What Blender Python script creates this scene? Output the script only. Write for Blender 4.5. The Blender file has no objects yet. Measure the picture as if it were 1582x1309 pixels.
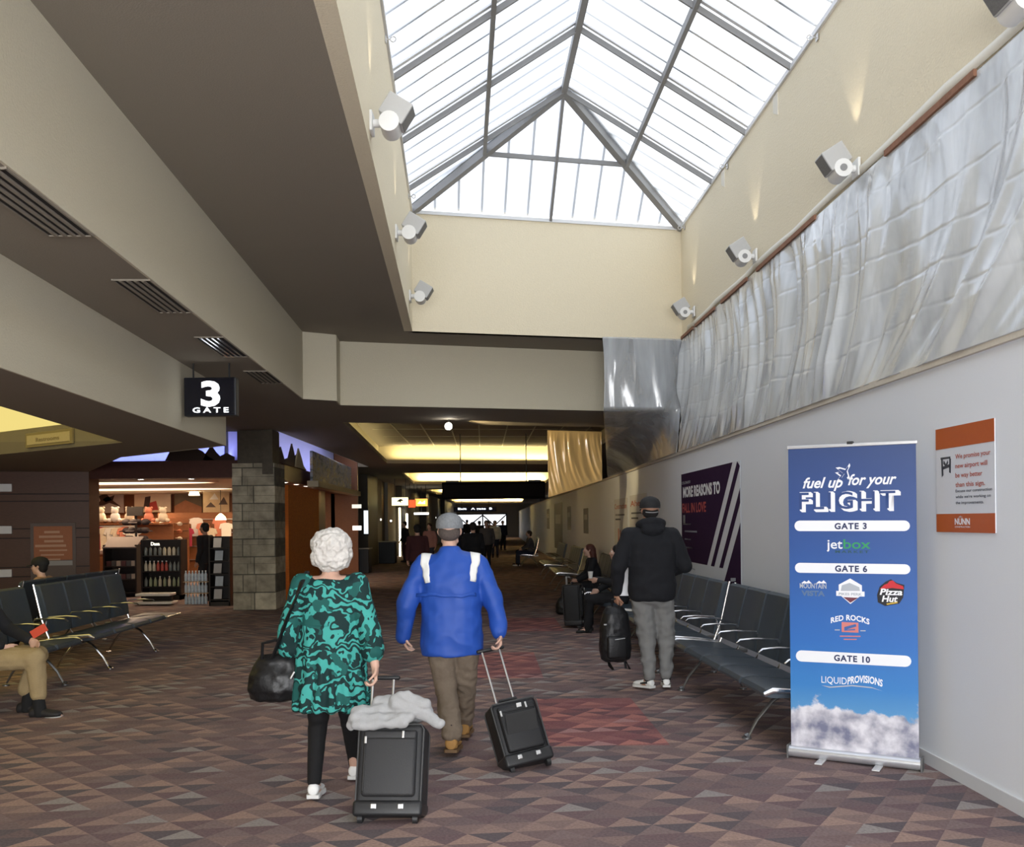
import bpy, math, random
from mathutils import Vector, Matrix, noise
from mathutils.geometry import tessellate_polygon
R = math.radians
PI = math.pi
random.seed(7)
S = bpy.context.scene
COL = S.collection

# ------------------------------------------------------------------ camera
F = 1500.0; CX = 791.0; CY = 805.3; TH = .0105; EYE = 1.65      # focal length and horizon in pixels of 1582x1309
cd = bpy.data.cameras.new('camera')
cam = bpy.data.objects.new('camera', cd); COL.objects.link(cam)
cam.location = (0, 0, EYE)
cam.rotation_euler = (R(90), TH, 0)
cd.sensor_width = 36; cd.lens = F / 1582 * 36
cd.shift_y = (CY - 654.5) / 1582
cd.clip_start = .05; cd.clip_end = 400
S.camera = cam

# ------------------------------------------------------------------ world, exposure
W = bpy.data.worlds.new('overcast_sky'); S.world = W; W.use_nodes = True
nt = W.node_tree; nt.nodes.clear()
wo = nt.nodes.new('ShaderNodeOutputWorld'); bg = nt.nodes.new('ShaderNodeBackground')
tc = nt.nodes.new('ShaderNodeTexCoord'); sx = nt.nodes.new('ShaderNodeSeparateXYZ')
cr = nt.nodes.new('ShaderNodeValToRGB'); mr = nt.nodes.new('ShaderNodeMapRange')
mr.inputs[1].default_value = -.8; mr.inputs[2].default_value = .8
nt.links.new(tc.outputs['Generated'], sx.inputs[0]); nt.links.new(sx.outputs[0], mr.inputs[0])
nt.links.new(mr.outputs[0], cr.inputs[0]); nt.links.new(cr.outputs[0], bg.inputs[0]); nt.links.new(bg.outputs[0], wo.inputs[0])
cr.color_ramp.elements[0].color = (.70, .76, .88, 1); cr.color_ramp.elements[1].color = (1, 1.0, .98, 1)
bg.inputs[1].default_value = 1.12
S.view_settings.view_transform = 'Standard'; S.view_settings.look = 'None'
S.view_settings.gamma = 1; S.view_settings.use_curve_mapping = False
S.view_settings.exposure = 1.1
S.cycles.use_denoising = True
S.cycles.max_bounces = 9; S.cycles.diffuse_bounces = 6; S.cycles.transparent_max_bounces = 12
S.cycles.sample_clamp_indirect = 4.0

# ------------------------------------------------------------------ helpers
def ray(px, py):
    u = (px - CX) / F; v = (CY - py) / F; c, s = math.cos(TH), math.sin(TH)
    return Vector((u * c + v * s, 1, -u * s + v * c))
def onz(px, py, z):
    r = ray(px, py); t = (z - EYE) / r.z; return Vector((r.x * t, t, z))
def aty(px, py, y):
    r = ray(px, py) * y; return Vector((r.x, y, EYE + r.z))

def link(n, nt, *prs):
    for a, b in prs: nt.links.new(a, b)
_M = {}
def mat(name, col, rough=.6, metal=0, bump=0, scale=40, var=0, spec=.4, emit=None, es=0, coat=0, alpha=None, stretch=None, sheen=0):
    """procedural principled material: noise varies colour a little and bumps the surface"""
    if name in _M: return _M[name]
    m = bpy.data.materials.new(name); m.use_nodes = True; nt = m.node_tree; N = nt.nodes
    b = N['Principled BSDF']
    b.inputs['Base Color'].default_value = (*col, 1); b.inputs['Roughness'].default_value = rough
    b.inputs['Metallic'].default_value = metal; b.inputs['Specular IOR Level'].default_value = spec
    b.inputs['Coat Weight'].default_value = coat
    if sheen: b.inputs['Sheen Weight'].default_value = sheen
    if emit: b.inputs['Emission Color'].default_value = (*emit, 1); b.inputs['Emission Strength'].default_value = es
    if alpha is not None: b.inputs['Alpha'].default_value = alpha
    if bump or var:
        t = N.new('ShaderNodeTexCoord'); n = N.new('ShaderNodeTexNoise'); n.inputs['Scale'].default_value = scale
        n.inputs['Detail'].default_value = 5
        src = t.outputs['Object']
        if stretch:
            mp = N.new('ShaderNodeMapping'); mp.inputs['Scale'].default_value = stretch; nt.links.new(src, mp.inputs[0]); src = mp.outputs[0]
        nt.links.new(src, n.inputs[0])
        if bump:
            bp = N.new('ShaderNodeBump'); bp.inputs['Strength'].default_value = bump; bp.inputs['Distance'].default_value = .01
            nt.links.new(n.outputs[0], bp.inputs['Height']); nt.links.new(bp.outputs[0], b.inputs['Normal'])
        if var:
            mx = N.new('ShaderNodeMix'); mx.data_type = 'RGBA'
            mx.inputs[6].default_value = (*[c * (1 - var) for c in col], 1); mx.inputs[7].default_value = (*[min(1, c * (1 + var)) for c in col], 1)
            nt.links.new(n.outputs[0], mx.inputs[0]); nt.links.new(mx.outputs[2], b.inputs['Base Color'])
    _M[name] = m
    return m

def glow(name, col, st):
    if name in _M: return _M[name]
    m = bpy.data.materials.new(name); m.use_nodes = True; nt = m.node_tree; nt.nodes.clear()
    e = nt.nodes.new('ShaderNodeEmission'); o = nt.nodes.new('ShaderNodeOutputMaterial')
    e.inputs[0].default_value = (*col, 1); e.inputs[1].default_value = st
    nt.links.new(e.outputs[0], o.inputs[0]); _M[name] = m; return m

def frame(d, up=Vector((0, 0, 1))):
    d = Vector(d).normalized()
    if abs(d.dot(up)) > .98: up = Vector((0, 1, 0))
    x = d.cross(up).normalized(); y = x.cross(d).normalized()
    return x, y

class MB:
    def __init__(s): s.v = []; s.f = []; s.mi = []; s.cur = 0
    def add(s, vs, fs):
        k = len(s.v); s.v += [tuple(v) for v in vs]; s.f += [tuple(i + k for i in f) for f in fs]; s.mi += [s.cur] * len(fs); return s
    def box(s, c, d, M=None, rz=0):
        x, y, z = d[0] / 2, d[1] / 2, d[2] / 2; c = Vector(c)
        vs = [Vector((a * x, b * y, e * z)) for a in (-1, 1) for b in (-1, 1) for e in (-1, 1)]
        if rz: M = Matrix.Rotation(rz, 3, 'Z')
        if M is not None: vs = [M @ v for v in vs]
        return s.add([v + c for v in vs], [(0, 1, 3, 2), (4, 6, 7, 5), (0, 4, 5, 1), (2, 3, 7, 6), (0, 2, 6, 4), (1, 5, 7, 3)])
    def rbox(s, c, d, r=.01, M=None, n=4):
        """box with rounded edges"""
        x, y, z = [max(q / 2 - r, .0002) for q in d]; c = Vector(c); vs = []; m = 2 * n
        rows = []
        for i in range(m + 2):
            k = i if i <= n else i - 1
            th = -PI / 2 + PI * k / m; zz = -z if i <= n else z; row = []
            for j in range(4 * n):
                q = j // n; ph = PI / 2 * q + PI / 2 * (j % n) / (n - 1)
                sx_, sy_ = ((1, 1), (-1, 1), (-1, -1), (1, -1))[q]
                v = Vector((sx_ * x + r * math.cos(th) * math.cos(ph), sy_ * y + r * math.cos(th) * math.sin(ph), zz + r * math.sin(th)))
                if M is not None: v = M @ v
                row.append(v + c)
            rows.append(row)
        return s.rings(rows)
    def rings(s, rows, closed=True, caps=True):
        n = len(rows[0]); vs = [v for r in rows for v in r]; fs = []
        for i in range(len(rows) - 1):
            for j in range(n if closed else n - 1):
                a = i * n + j; b = i * n + (j + 1) % n
                fs.append((a, b, b + n, a + n))
        if caps and closed:
            fs.append(tuple(range(n - 1, -1, -1))); fs.append(tuple(range((len(rows) - 1) * n, len(rows) * n)))
        return s.add(vs, fs)
    def tube(s, pts, r, n=10, sy=1, up=(0, 0, 1)):
        pts = [Vector(p) for p in pts]; rows = []; rs = r if isinstance(r, (list, tuple)) else [r] * len(pts)
        for i, p in enumerate(pts):
            d = (pts[min(i + 1, len(pts) - 1)] - pts[max(i - 1, 0)])
            x, y = frame(d, Vector(up))
            rows.append([p + rs[i] * (math.cos(2 * PI * k / n) * x + sy * math.sin(2 * PI * k / n) * y) for k in range(n)])
        return s.rings(rows)
    def ball(s, c, r, n=14, M=None):
        r = Vector(r) if not isinstance(r, (int, float)) else Vector((r, r, r)); c = Vector(c); rows = []
        for i in range(1, n):
            a = -PI / 2 + PI * i / n; row = []
            for j in range(2 * n):
                b = PI * j / n; v = Vector((r.x * math.cos(a) * math.cos(b), r.y * math.cos(a) * math.sin(b), r.z * math.sin(a)))
                if M is not None: v = M @ v
                row.append(v + c)
            rows.append(row)
        return s.rings(rows)
    def cap(s, p0, p1, r0, r1, n=12, sy=1, up=(0, 0, 1)):
        """tapered capsule"""
        p0, p1 = Vector(p0), Vector(p1); d = p1 - p0; L = d.length or 1e-4; x, y = frame(d, Vector(up)); d = d / L; rows = []
        for i in range(1, 6):
            a = PI / 2 * i / 6 - PI / 2
            rows.append([p0 + d * r0 * math.sin(a) + r0 * math.cos(a) * (math.cos(2 * PI * k / n) * x + sy * math.sin(2 * PI * k / n) * y) for k in range(n)])
        for i in range(0, 6):
            a = PI / 2 * i / 6
            rows.append([p1 + d * r1 * math.sin(a) + r1 * math.cos(a) * (math.cos(2 * PI * k / n) * x + sy * math.sin(2 * PI * k / n) * y) for k in range(n)])
        return s.rings(rows)
    def prism(s, poly, z0, z1, holes=(), bottom=True, top=True):
        loops = [list(poly)] + [list(h) for h in holes]
        flat = [p for l in loops for p in l]; n = len(flat)
        tri = tessellate_polygon([[Vector((p[0], p[1], 0)) for p in l] for l in loops])
        vs = [(p[0], p[1], z0) for p in flat] + [(p[0], p[1], z1) for p in flat]; fs = []
        for t in tri:
            a, b, c = [Vector((*flat[i][:2], 0)) for i in t]
            if (b - a).cross(c - a).z < 0: t = (t[0], t[2], t[1])
            if bottom: fs.append((t[2], t[1], t[0]))
            if top: fs.append(tuple(i + n for i in t))
        k = 0
        for li, l in enumerate(loops):
            m = len(l); ar = sum(l[i][0] * l[(i + 1) % m][1] - l[(i + 1) % m][0] * l[i][1] for i in range(m))
            for i in range(m):
                a, b = k + i, k + (i + 1) % m
                f = (a, b, b + n, a + n)
                if (ar < 0) != (li > 0): f = f[::-1]
                fs.append(f)
            k += m
        return s.add(vs, fs)
    def plate(s, o, ux, uz, pts, t=.002, nrm=None):
        """flat outline pts (in ux, uz metres from o) thickened along the normal"""
        o, ux, uz = Vector(o), Vector(ux), Vector(uz); nr = Vector(nrm) if nrm is not None else ux.cross(uz).normalized()
        P = [o + ux * a + uz * b for a, b in pts]; n = len(P)
        tri = tessellate_polygon([[Vector((a, b, 0)) for a, b in pts]])
        vs = P + [p + nr * t for p in P]; fs = []
        for q in tri: fs.append(q); fs.append(tuple(i + n for i in q[::-1]))
        for i in range(n): fs.append((i, (i + 1) % n, (i + 1) % n + n, i + n))
        return s.add(vs, fs)
    def mesh(s, name, mats):
        me = bpy.data.meshes.new(name); me.from_pydata(s.v, [], s.f)
        for m in (mats if isinstance(mats, (list, tuple)) else [mats]): me.materials.append(m)
        if any(s.mi): me.polygons.foreach_set('material_index', s.mi)
        me.update(); return me
    def build(s, name, mats, parent=None, smooth=False, fix=True):
        me = s.mesh(name, mats)
        if fix:
            import bmesh
            bm = bmesh.new(); bm.from_mesh(me); bmesh.ops.recalc_face_normals(bm, faces=bm.faces); bm.to_mesh(me); bm.free()
        o = bpy.data.objects.new(name, me); COL.objects.link(o)
        if parent is not None: o.parent = parent
        if smooth: shade(o, smooth)
        return o
def shade(o, ang=None):
    me = o.data
    me.polygons.foreach_set('use_smooth', [True] * len(me.polygons))
    if ang is not None and ang is not True:
        import bmesh
        bm = bmesh.new(); bm.from_mesh(me)
        for e in bm.edges:
            if len(e.link_faces) == 2 and e.calc_face_angle(0) > R(ang): e.smooth = False
        bm.to_mesh(me); bm.free()
def thing(name, label, cat, loc=(0, 0, 0), rz=0, group=None):
    o = bpy.data.objects.new(name, None); COL.objects.link(o); o.location = loc; o.rotation_euler = (0, 0, rz)
    o.empty_display_size = .1
    return tag(o, label, cat, group)
def tag(o, label, cat, group=None):
    o['label'] = label; o['category'] = cat
    if group: o['group'] = group
    return o
def struct(mb, name, m, parent=None, smooth=False):
    o = mb.build(name, m, parent, smooth)
    o['kind'] = 'structure'; return o
def copy_thing(o, loc=None, rz=None, label=None, group=None, parent=None):
    c = o.copy(); COL.objects.link(c); c.parent = parent
    if parent is None:
        if loc is not None: c.location = loc
        if rz is not None: c.rotation_euler = (0, 0, rz)
        if label: c['label'] = label
        if group: c['group'] = group
    for ch in list(o.children): copy_thing(ch, parent=c)
    return c
def area(name, loc, size, power, col, rot=(0, 0, 0), spread=None):
    l = bpy.data.lights.new(name, 'AREA'); l.shape = 'RECTANGLE'; l.size, l.size_y = size; l.energy = power; l.color = col
    if spread: l.spread = R(spread)
    o = bpy.data.objects.new(name, l); COL.objects.link(o); o.location = loc; o.rotation_euler = rot; return o
def point(name, loc, power, col, r=.05):
    l = bpy.data.lights.new(name, 'POINT'); l.energy = power; l.color = col; l.shadow_soft_size = r
    o = bpy.data.objects.new(name, l); COL.objects.link(o); o.location = loc; return o
def spot(name, loc, tgt, power, col, ang=70, blend=.6, r=.04):
    l = bpy.data.lights.new(name, 'SPOT'); l.energy = power; l.color = col; l.spot_size = R(ang); l.spot_blend = blend; l.shadow_soft_size = r
    o = bpy.data.objects.new(name, l); COL.objects.link(o); o.location = loc
    o.rotation_euler = (Vector(tgt) - Vector(loc)).to_track_quat('-Z', 'Y').to_euler(); return o
_TX = {}
def text(s, name, m, parent, o, ux, uz, size, thick=0., shear=0., width=None, spacing=1., align='CENTER', lift=.0015, arc=0):
    """lettering lying on a flat face: o is the baseline middle, ux right, uz up, size the capital height in metres"""
    cu = bpy.data.curves.new(name, 'FONT'); cu.body = s; cu.align_x = align; cu.size = 1; cu.offset = thick; cu.shear = shear
    cu.space_character = spacing; cu.extrude = 0; cu.resolution_u = 3
    ob = bpy.data.objects.new('tmp', cu); COL.objects.link(ob)
    dg = bpy.context.evaluated_depsgraph_get(); me = bpy.data.meshes.new_from_object(ob.evaluated_get(dg))
    bpy.data.objects.remove(ob); bpy.data.curves.remove(cu)
    vs = [v.co.copy() for v in me.vertices]; k = size / .70
    x0 = min(v.x for v in vs); x1 = max(v.x for v in vs)
    kx = k if width is None else width / (x1 - x0)
    if width is not None and align == 'CENTER': xm = (x0 + x1) / 2
    else: xm = 0
    ux, uz = Vector(ux), Vector(uz); nr = ux.cross(uz).normalized(); o = Vector(o)
    for v in me.vertices:
        a = (v.co.x - xm) * kx; b = v.co.y * k
        if arc: b -= arc * (a * a)
        v.co = o + ux * a + uz * b + nr * lift
    me.materials.clear(); me.materials.append(m); me.name = name
    t = bpy.data.objects.new(name, me); COL.objects.link(t)
    if parent is not None: t.parent = parent
    return t
def remesh(mb, name, m, parent, voxel=.01, smooth=6, disp=None):
    """one continuous surface out of overlapping closed shapes"""
    me = mb.mesh('raw', m); ob = bpy.data.objects.new('raw', me); COL.objects.link(ob)
    r = ob.modifiers.new('r', 'REMESH'); r.mode = 'VOXEL'; r.voxel_size = voxel; r.adaptivity = 0
    if smooth:
        q = ob.modifiers.new('s', 'SMOOTH'); q.factor = .5; q.iterations = smooth
    dg = bpy.context.evaluated_depsgraph_get(); out = bpy.data.meshes.new_from_object(ob.evaluated_get(dg))
    bpy.data.objects.remove(ob); bpy.data.meshes.remove(me)
    if disp:
        nn = [v.normal.copy() for v in out.vertices]
        for v, n_ in zip(out.vertices, nn): v.co += n_ * disp(v.co)
    out.polygons.foreach_set('use_smooth', [True] * len(out.polygons))
    out.name = name
    out.materials.clear()
    for q in (m if isinstance(m, (list, tuple)) else [m]): out.materials.append(q)
    o = bpy.data.objects.new(name, out); COL.objects.link(o)
    if parent is not None: o.parent = parent
    return o
def nz(p, s, o=0): return noise.noise(Vector((p[0] * s + o, p[1] * s + o, p[2] * s)))

# unseen fill lights, added behind the camera and over the lounge for brightness
area('rear_fill_light', (.6, -4.6, 1.9), (7, 2.2), 590, (.95, .97, 1), (R(90), 0, 0))
area('lounge_fill_light', (-6.5, 1.0, 2.66), (3, 3), 40, (1, .93, .82))

# ------------------------------------------------------------------ surface materials
def carpet_mat():
    m = bpy.data.materials.new('triangle_carpet'); m.use_nodes = True; nt = m.node_tree; N = nt.nodes; b = N['Principled BSDF']
    L = nt.links.new
    def math_(op, a, b_=None, c=None):
        n = N.new('ShaderNodeMath'); n.operation = op
        for i, q in enumerate((a, b_, c)):
            if q is None: continue
            if isinstance(q, (int, float)): n.inputs[i].default_value = q
            else: L(q, n.inputs[i])
        return n.outputs[0]
    t = N.new('ShaderNodeTexCoord'); mp = N.new('ShaderNodeMapping'); mp.inputs['Rotation'].default_value = (0, 0, R(-7)); L(t.outputs['Object'], mp.inputs[0])
    sp = N.new('ShaderNodeSeparateXYZ'); L(mp.outputs[0], sp.inputs[0])
    u = math_('DIVIDE', sp.outputs[0], .25); v = math_('DIVIDE', sp.outputs[1], .155)
    row = math_('FLOOR', v); fy = math_('SUBTRACT', v, row)
    us = math_('ADD', u, math_('MULTIPLY', row, .5))
    fx = math_('SUBTRACT', us, math_('FLOOR', us))
    d = math_('MULTIPLY', math_('ABSOLUTE', math_('SUBTRACT', fx, .5)), 2)
    up = math_('LESS_THAN', d, math_('SUBTRACT', 1, fy))
    idx = math_('ADD', math_('MULTIPLY', math_('FLOOR', us), up), math_('MULTIPLY', math_('ADD', math_('FLOOR', math_('ADD', us, .5)), .37), math_('SUBTRACT', 1, up)))
    cb = N.new('ShaderNodeCombineXYZ'); L(idx, cb.inputs[0]); L(row, cb.inputs[1]); L(up, cb.inputs[2])
    wn = N.new('ShaderNodeTexWhiteNoise'); wn.noise_dimensions = '3D'; L(cb.outputs[0], wn.inputs[0])
    r1 = N.new('ShaderNodeValToRGB'); r1.color_ramp.interpolation = 'CONSTANT'; e = r1.color_ramp.elements
    cols = [(0, (.130, .094, .092)), (.22, (.205, .142, .122)), (.42, (.150, .108, .104)), (.60, (.235, .160, .132)), (.76, (.205, .182, .170)), (.9, (.118, .084, .085))]
    e[0].position = 0; e[0].color = (*cols[0][1], 1); e[1].position = cols[1][0]; e[1].color = (*cols[1][1], 1)
    for p, c in cols[2:]: q = e.new(p); q.color = (*c, 1)
    r2 = N.new('ShaderNodeValToRGB'); r2.color_ramp.interpolation = 'CONSTANT'; e = r2.color_ramp.elements
    cols = [(0, (.118, .080, .082)), (.3, (.088, .072, .076)), (.55, (.138, .096, .092)), (.82, (.165, .115, .105))]
    e[0].position = 0; e[0].color = (*cols[0][1], 1); e[1].position = cols[1][0]; e[1].color = (*cols[1][1], 1)
    for p, c in cols[2:]: q = e.new(p); q.color = (*c, 1)
    L(wn.outputs[0], r1.inputs[0]); L(wn.outputs[0], r2.inputs[0])
    mx = N.new('ShaderNodeMix'); mx.data_type = 'RGBA'; L(up, mx.inputs[0]); L(r2.outputs[0], mx.inputs[6]); L(r1.outputs[0], mx.inputs[7])
    # redder inlaid carpet squares
    s2 = N.new('ShaderNodeSeparateXYZ'); L(t.outputs['Object'], s2.inputs[0])
    def rect(x0, x1, y0, y1, sl=.03):
        xx = math_('SUBTRACT', s2.outputs[0], math_('MULTIPLY', s2.outputs[1], -sl))
        return math_('MULTIPLY', math_('MULTIPLY', math_('GREATER_THAN', xx, x0), math_('LESS_THAN', xx, x1)), math_('MULTIPLY', math_('GREATER_THAN', s2.outputs[1], y0), math_('LESS_THAN', s2.outputs[1], y1)))
    red = math_('ADD', math_('ADD', rect(.45, 1.35, 7.1, 9.0), rect(-.2, .62, 10.2, 12.2)), rect(.2, 1.2, 14.5, 16.5))
    mr2 = N.new('ShaderNodeMix'); mr2.data_type = 'RGBA'; mr2.blend_type = 'MULTIPLY'; L(red, mr2.inputs[0]); L(mx.outputs[2], mr2.inputs[6]); mr2.inputs[7].default_value = (1.25, .78, .80, 1)
    n = N.new('ShaderNodeTexNoise'); n.inputs['Scale'].default_value = 60; n.inputs['Detail'].default_value = 6; L(t.outputs['Object'], n.inputs[0])
    m3 = N.new('ShaderNodeMix'); m3.data_type = 'RGBA'; m3.blend_type = 'MULTIPLY'; m3.inputs[0].default_value = 1
    rr = N.new('ShaderNodeMapRange'); rr.inputs[3].default_value = .75; rr.inputs[4].default_value = 2.05; L(n.outputs[0], rr.inputs[0])
    L(mr2.outputs[2], m3.inputs[6]); L(rr.outputs[0], m3.inputs[7]); L(m3.outputs[2], b.inputs['Base Color'])
    bp = N.new('ShaderNodeBump'); bp.inputs['Strength'].default_value = .5; bp.inputs['Distance'].default_value = .006; L(n.outputs[0], bp.inputs['Height']); L(bp.outputs[0], b.inputs['Normal'])
    b.inputs['Roughness'].default_value = .95; b.inputs['Specular IOR Level'].default_value = .15
    return m
CARPET = carpet_mat()
CREAM = mat('cream_wallpaper', (.74, .66, .49), .8, bump=.5, scale=55, var=.06)
CREAM2 = mat('cream_plaster', (.60, .55, .42), .85, bump=.35, scale=70, var=.05)
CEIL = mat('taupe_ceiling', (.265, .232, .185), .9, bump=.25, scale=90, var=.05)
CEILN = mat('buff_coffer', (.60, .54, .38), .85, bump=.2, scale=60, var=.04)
TEMPW = mat('white_construction_panel', (.79, .82, .86), .55, bump=.06, scale=120, var=.02)
ALU = mat('brushed_aluminium', (.62, .62, .62), .32, .9, bump=.05, scale=200)
DKMET = mat('grey_mullion', (.26, .26, .26), .5, .0, var=.05, bump=.02)
LTMET = mat('light_grey_mullion', (.70, .71, .72), .5, .1, var=.04, bump=.02)
WHITEP = mat('white_paint', (.78, .78, .76), .5, var=.02, bump=.03)
WOOD = mat('dark_cherry_panel', (.10, .042, .022), .45, bump=.08, scale=14, var=.3, stretch=(1, 1, 8))
WOODR = mat('rough_lath_wood', (.25, .12, .07), .8, bump=.4, scale=20, var=.35)
DARK = mat('black_plastic', (.015, .015, .016), .45, bump=.05, scale=80, var=.1)
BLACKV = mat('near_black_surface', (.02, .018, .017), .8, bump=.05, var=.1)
# ================================================================== THE SETTING
Zc = 4.42; Zb = 3.45; Zf = 2.70; Zk = 6.15; Zr = 7.40; CT = 4.9
wl = lambda y: -.90 - .0574 * (y - 5.1)          # left edge of the skylight well
wr = lambda y: 2.98 - .034 * (y - 5.6)           # right edge
bl = lambda y: -2.50 - .053 * (y - 5.0)          # face of the long beam
fl = lambda y: -3.37 - .068 * (y - 6.41)         # face of the outer fascia
cw = lambda y: 2.78 - .0265 * (y - 5.6)          # construction wall
Y0 = -5.0
fm = MB(); fm.prism([(-16, Y0), (7, Y0), (7, 101), (-16, 101)], -.12, 0)
struct(fm, 'floor', CARPET)
# corners of the well
WN_L, WN_R = (wl(-4), -4), (wr(-4), -4)
WF_L, WF_R = (-1.415, 14.08), (2.665, 15.05)
# high ceiling around the well
hi = [(bl(Y0) - .4, Y0), (6.5, Y0), (6.5, 17.6), (1.33, 15.98), (-2.62, 14.85), (-2.62, 14.35), (-3.4, 14.15)]
m = MB(); m.prism(hi, Zc, Zc + .18, [[(WN_L[0] - .003, WN_L[1] - .003), (WN_R[0] + .003, WN_R[1] - .003), (WF_R[0] + .003, WF_R[1] + .003), (WF_L[0] - .003, WF_L[1] + .003)]])
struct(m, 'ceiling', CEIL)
# well walls (shaft)
def shaft(a, b, name, t=.12, z0=Zc + .002, z1=Zk, mt=None):
    a, b = Vector((*a, 0)), Vector((*b, 0)); d = (b - a).normalized(); n = Vector((d.y, -d.x, 0)) * t
    m = MB(); m.prism([a, b, b + n, a + n], z0, z1); return struct(m, name, mt or CREAM)
shaft(WF_L, WN_L, 'wall_well_left', .12, z0=Zc - .001)
shaft(WN_R, WF_R, 'wall_well_right', .12, z0=Zc)
shaft(WF_L, WF_R, 'wall_well_end', -.12, z0=Zc)
shaft(WN_L, WN_R, 'wall_well_back', .12, z0=Zc)
# low ceiling slab: soffit at Zb left of the beam face and beyond the cross beam, with coffers cut in it
low = [(bl(Y0), Y0), (-3.02, 14.04), (-2.58, 14.30), (-2.62, 14.82), (1.33, 15.92), (6.5, 17.4), (6.5, 101), (-13.9, 101), (-13.9, 31.3), (-4.6, 31.3), (-4.55, 18.75), (-9.5, 18.95), (-9.5, Y0)]
cof = [[(-3.01, 17.42), (2.3, 18.9), (1.9, 31.1), (-3.79, 29.57)], [(-4.03, 35.5), (1.8, 36.2), (1.6, 46.6), (-4.6, 45.8)], [(-4.9, 54), (1.6, 54.5), (1.5, 64), (-4.9, 63.5)], [(-5.2, 76), (1.0, 76.5), (1.0, 94), (-5.4, 93)]]
m = MB(); m.prism(low, Zb, Zb + .10, cof)
out = [[(a + s1 * .3, b + s2 * .3) for (a, b), (s1, s2) in zip(c, ((-1, -1), (1, -1), (1, 1), (-1, 1)))] for c in cof]
m.prism(low, Zb + .10, Zb + .55, out)
m.prism(low, Zb + .55, Zb + .62)
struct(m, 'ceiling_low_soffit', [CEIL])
# front faces of beam: cream skins
def skin(pts, z0, z1, name, mt, t=.02):
    m = MB()
    for (a, b) in zip(pts, pts[1:]):
        a, b = Vector((*a, 0)), Vector((*b, 0)); d = (b - a).normalized(); n = Vector((d.y, -d.x, 0)) * t
        m.prism([a, b, b + n, a + n], z0, z1)
    return struct(m, name, mt)
skin([(bl(Y0), Y0), (-3.02, 14.04), (-2.58, 14.30), (-2.62, 14.82), (1.33, 15.92), (6.5, 17.4)], Zb - .003, Zc, 'trim_beam_face', CREAM2)
# cream lining of coffers
for i, c in enumerate(cof):
    o = out[i]; m = MB(); k = len(o)
    for j in range(k):
        a, b = Vector((*o[j], 0)), Vector((*o[(j + 1) % k], 0)); d = (b - a).normalized(); n = Vector((-d.y, d.x, 0)) * .01
        m.prism([a, b, b + n, a + n], Zb + .1, Zb + .55)
    struct(m, 'trim_coffer_%d' % (i + 1), CEILN)
    if i == 0:
        # suspended grid over the first coffer
        g = MB()
        for t in range(1, 9):
            x = -3.3 + t * .7; g.box((x - .3, 24.3, Zb + .545), (.03, 12.4, .012), rz=.03)
        for t in range(1, 6): g.box((-.7, 18.4 + t * 2.1, Zb + .545), (5.6, .03, .012), rz=.12)
        struct(g, 'trim_ceiling_grid', mat('grid_metal', (.5, .46, .33), .5, var=.03))
YEL = (1.0, .82, .40)
def cove(a, b, z, power, col=YEL, name='cove_lamp', w=.08, tilt=0):
    a, b = Vector(a), Vector(b); d = b - a; c = (a + b) / 2
    return area(name, (c.x, c.y, z), (d.length, w), power, col, (R(180) , 0, math.atan2(d.y, d.x) * 1))
# lamps lying on the ledges of the coffers
cove((-3.18, 17.5, 0), (-3.94, 29.4, 0), Zb + .14, 13)
cove((-3.6, 29.72, 0), (1.9, 31.22, 0), Zb + .14, 38)
cove((-4.15, 35.7, 0), (-4.7, 45.6, 0), Zb + .14, 24)
cove((-4.4, 45.95, 0), (1.6, 46.75, 0), Zb + .14, 120)
cove((-4.6, 63.65, 0), (1.4, 64.1, 0), Zb + .14, 300)
cove((-5.2, 93.1, 0), (.9, 94.1, 0), Zb + .14, 500)
# dropped fascia on the left with its angled coffer
lowf = [(fl(Y0), Y0), (-3.83, 12.98), (-6.0, 14.95), (-8.25, 18.95), (-13.9, 17.5), (-13.9, Y0)]
lc = [[(-4.18, 4.0), (-4.46, 8.49), (-4.93, 12.32), (-7.52, 14.2), (-11.5, 13.5), (-11.5, 4.0)]]
m = MB(); m.prism(lowf, Zf, Zf + .02, lc)
lo = [[(-4.0, 3.8), (-4.22, 8.45), (-4.66, 12.55), (-7.5, 14.5), (-11.8, 13.8), (-11.8, 3.8)]]
m.prism(lowf, Zf + .02, Zf + .34, lc); m.prism(lowf, Zf + .34, Zf + .75)
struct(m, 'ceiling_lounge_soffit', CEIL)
m = MB()
for (a, b) in zip(lc[0], lc[0][1:]):
    a, b = Vector((*a, 0)), Vector((*b, 0)); d = (b - a).normalized(); n = Vector((-d.y, d.x, 0)) * -.01
    m.prism([a, b, b + n, a + n], Zf + .002, Zf + .335)

struct(m, 'trim_lounge_coffer', CEILN)
m = MB(); m.prism([(p[0], p[1]) for p in lc[0]], Zf + .325, Zf + .338); tag(m.build('glowing_coffer_ceiling', glow('lit_yellow_ceiling', (1, .80, .26), .42)), 'yellow coffer ceiling in the left soffit, cove light given as its own glow', 'ceiling light')  # coffer ceiling made to glow in place of the cove light on it
skin([(fl(Y0), Y0), (-3.83, 12.98), (-6.0, 14.95)], Zf - .003, Zb, 'trim_outer_fascia', CREAM2)
# outer walls of the shell
m = MB(); m.box((-1, Y0 - .06, 2.4), (30, .12, 5)); struct(m, 'wall_behind', CREAM2)
m = MB(); m.box((6.6, 48, 2.4), (.2, 106, 5)); struct(m, 'wall_far_right', mat('gutted_side_wall', (.40, .42, .43), .8, var=.1, bump=.1))
m = MB(); m.box((-13.95, 24, 2.4), (.1, 58, 5)); struct(m, 'wall_left', WOOD)
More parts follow.
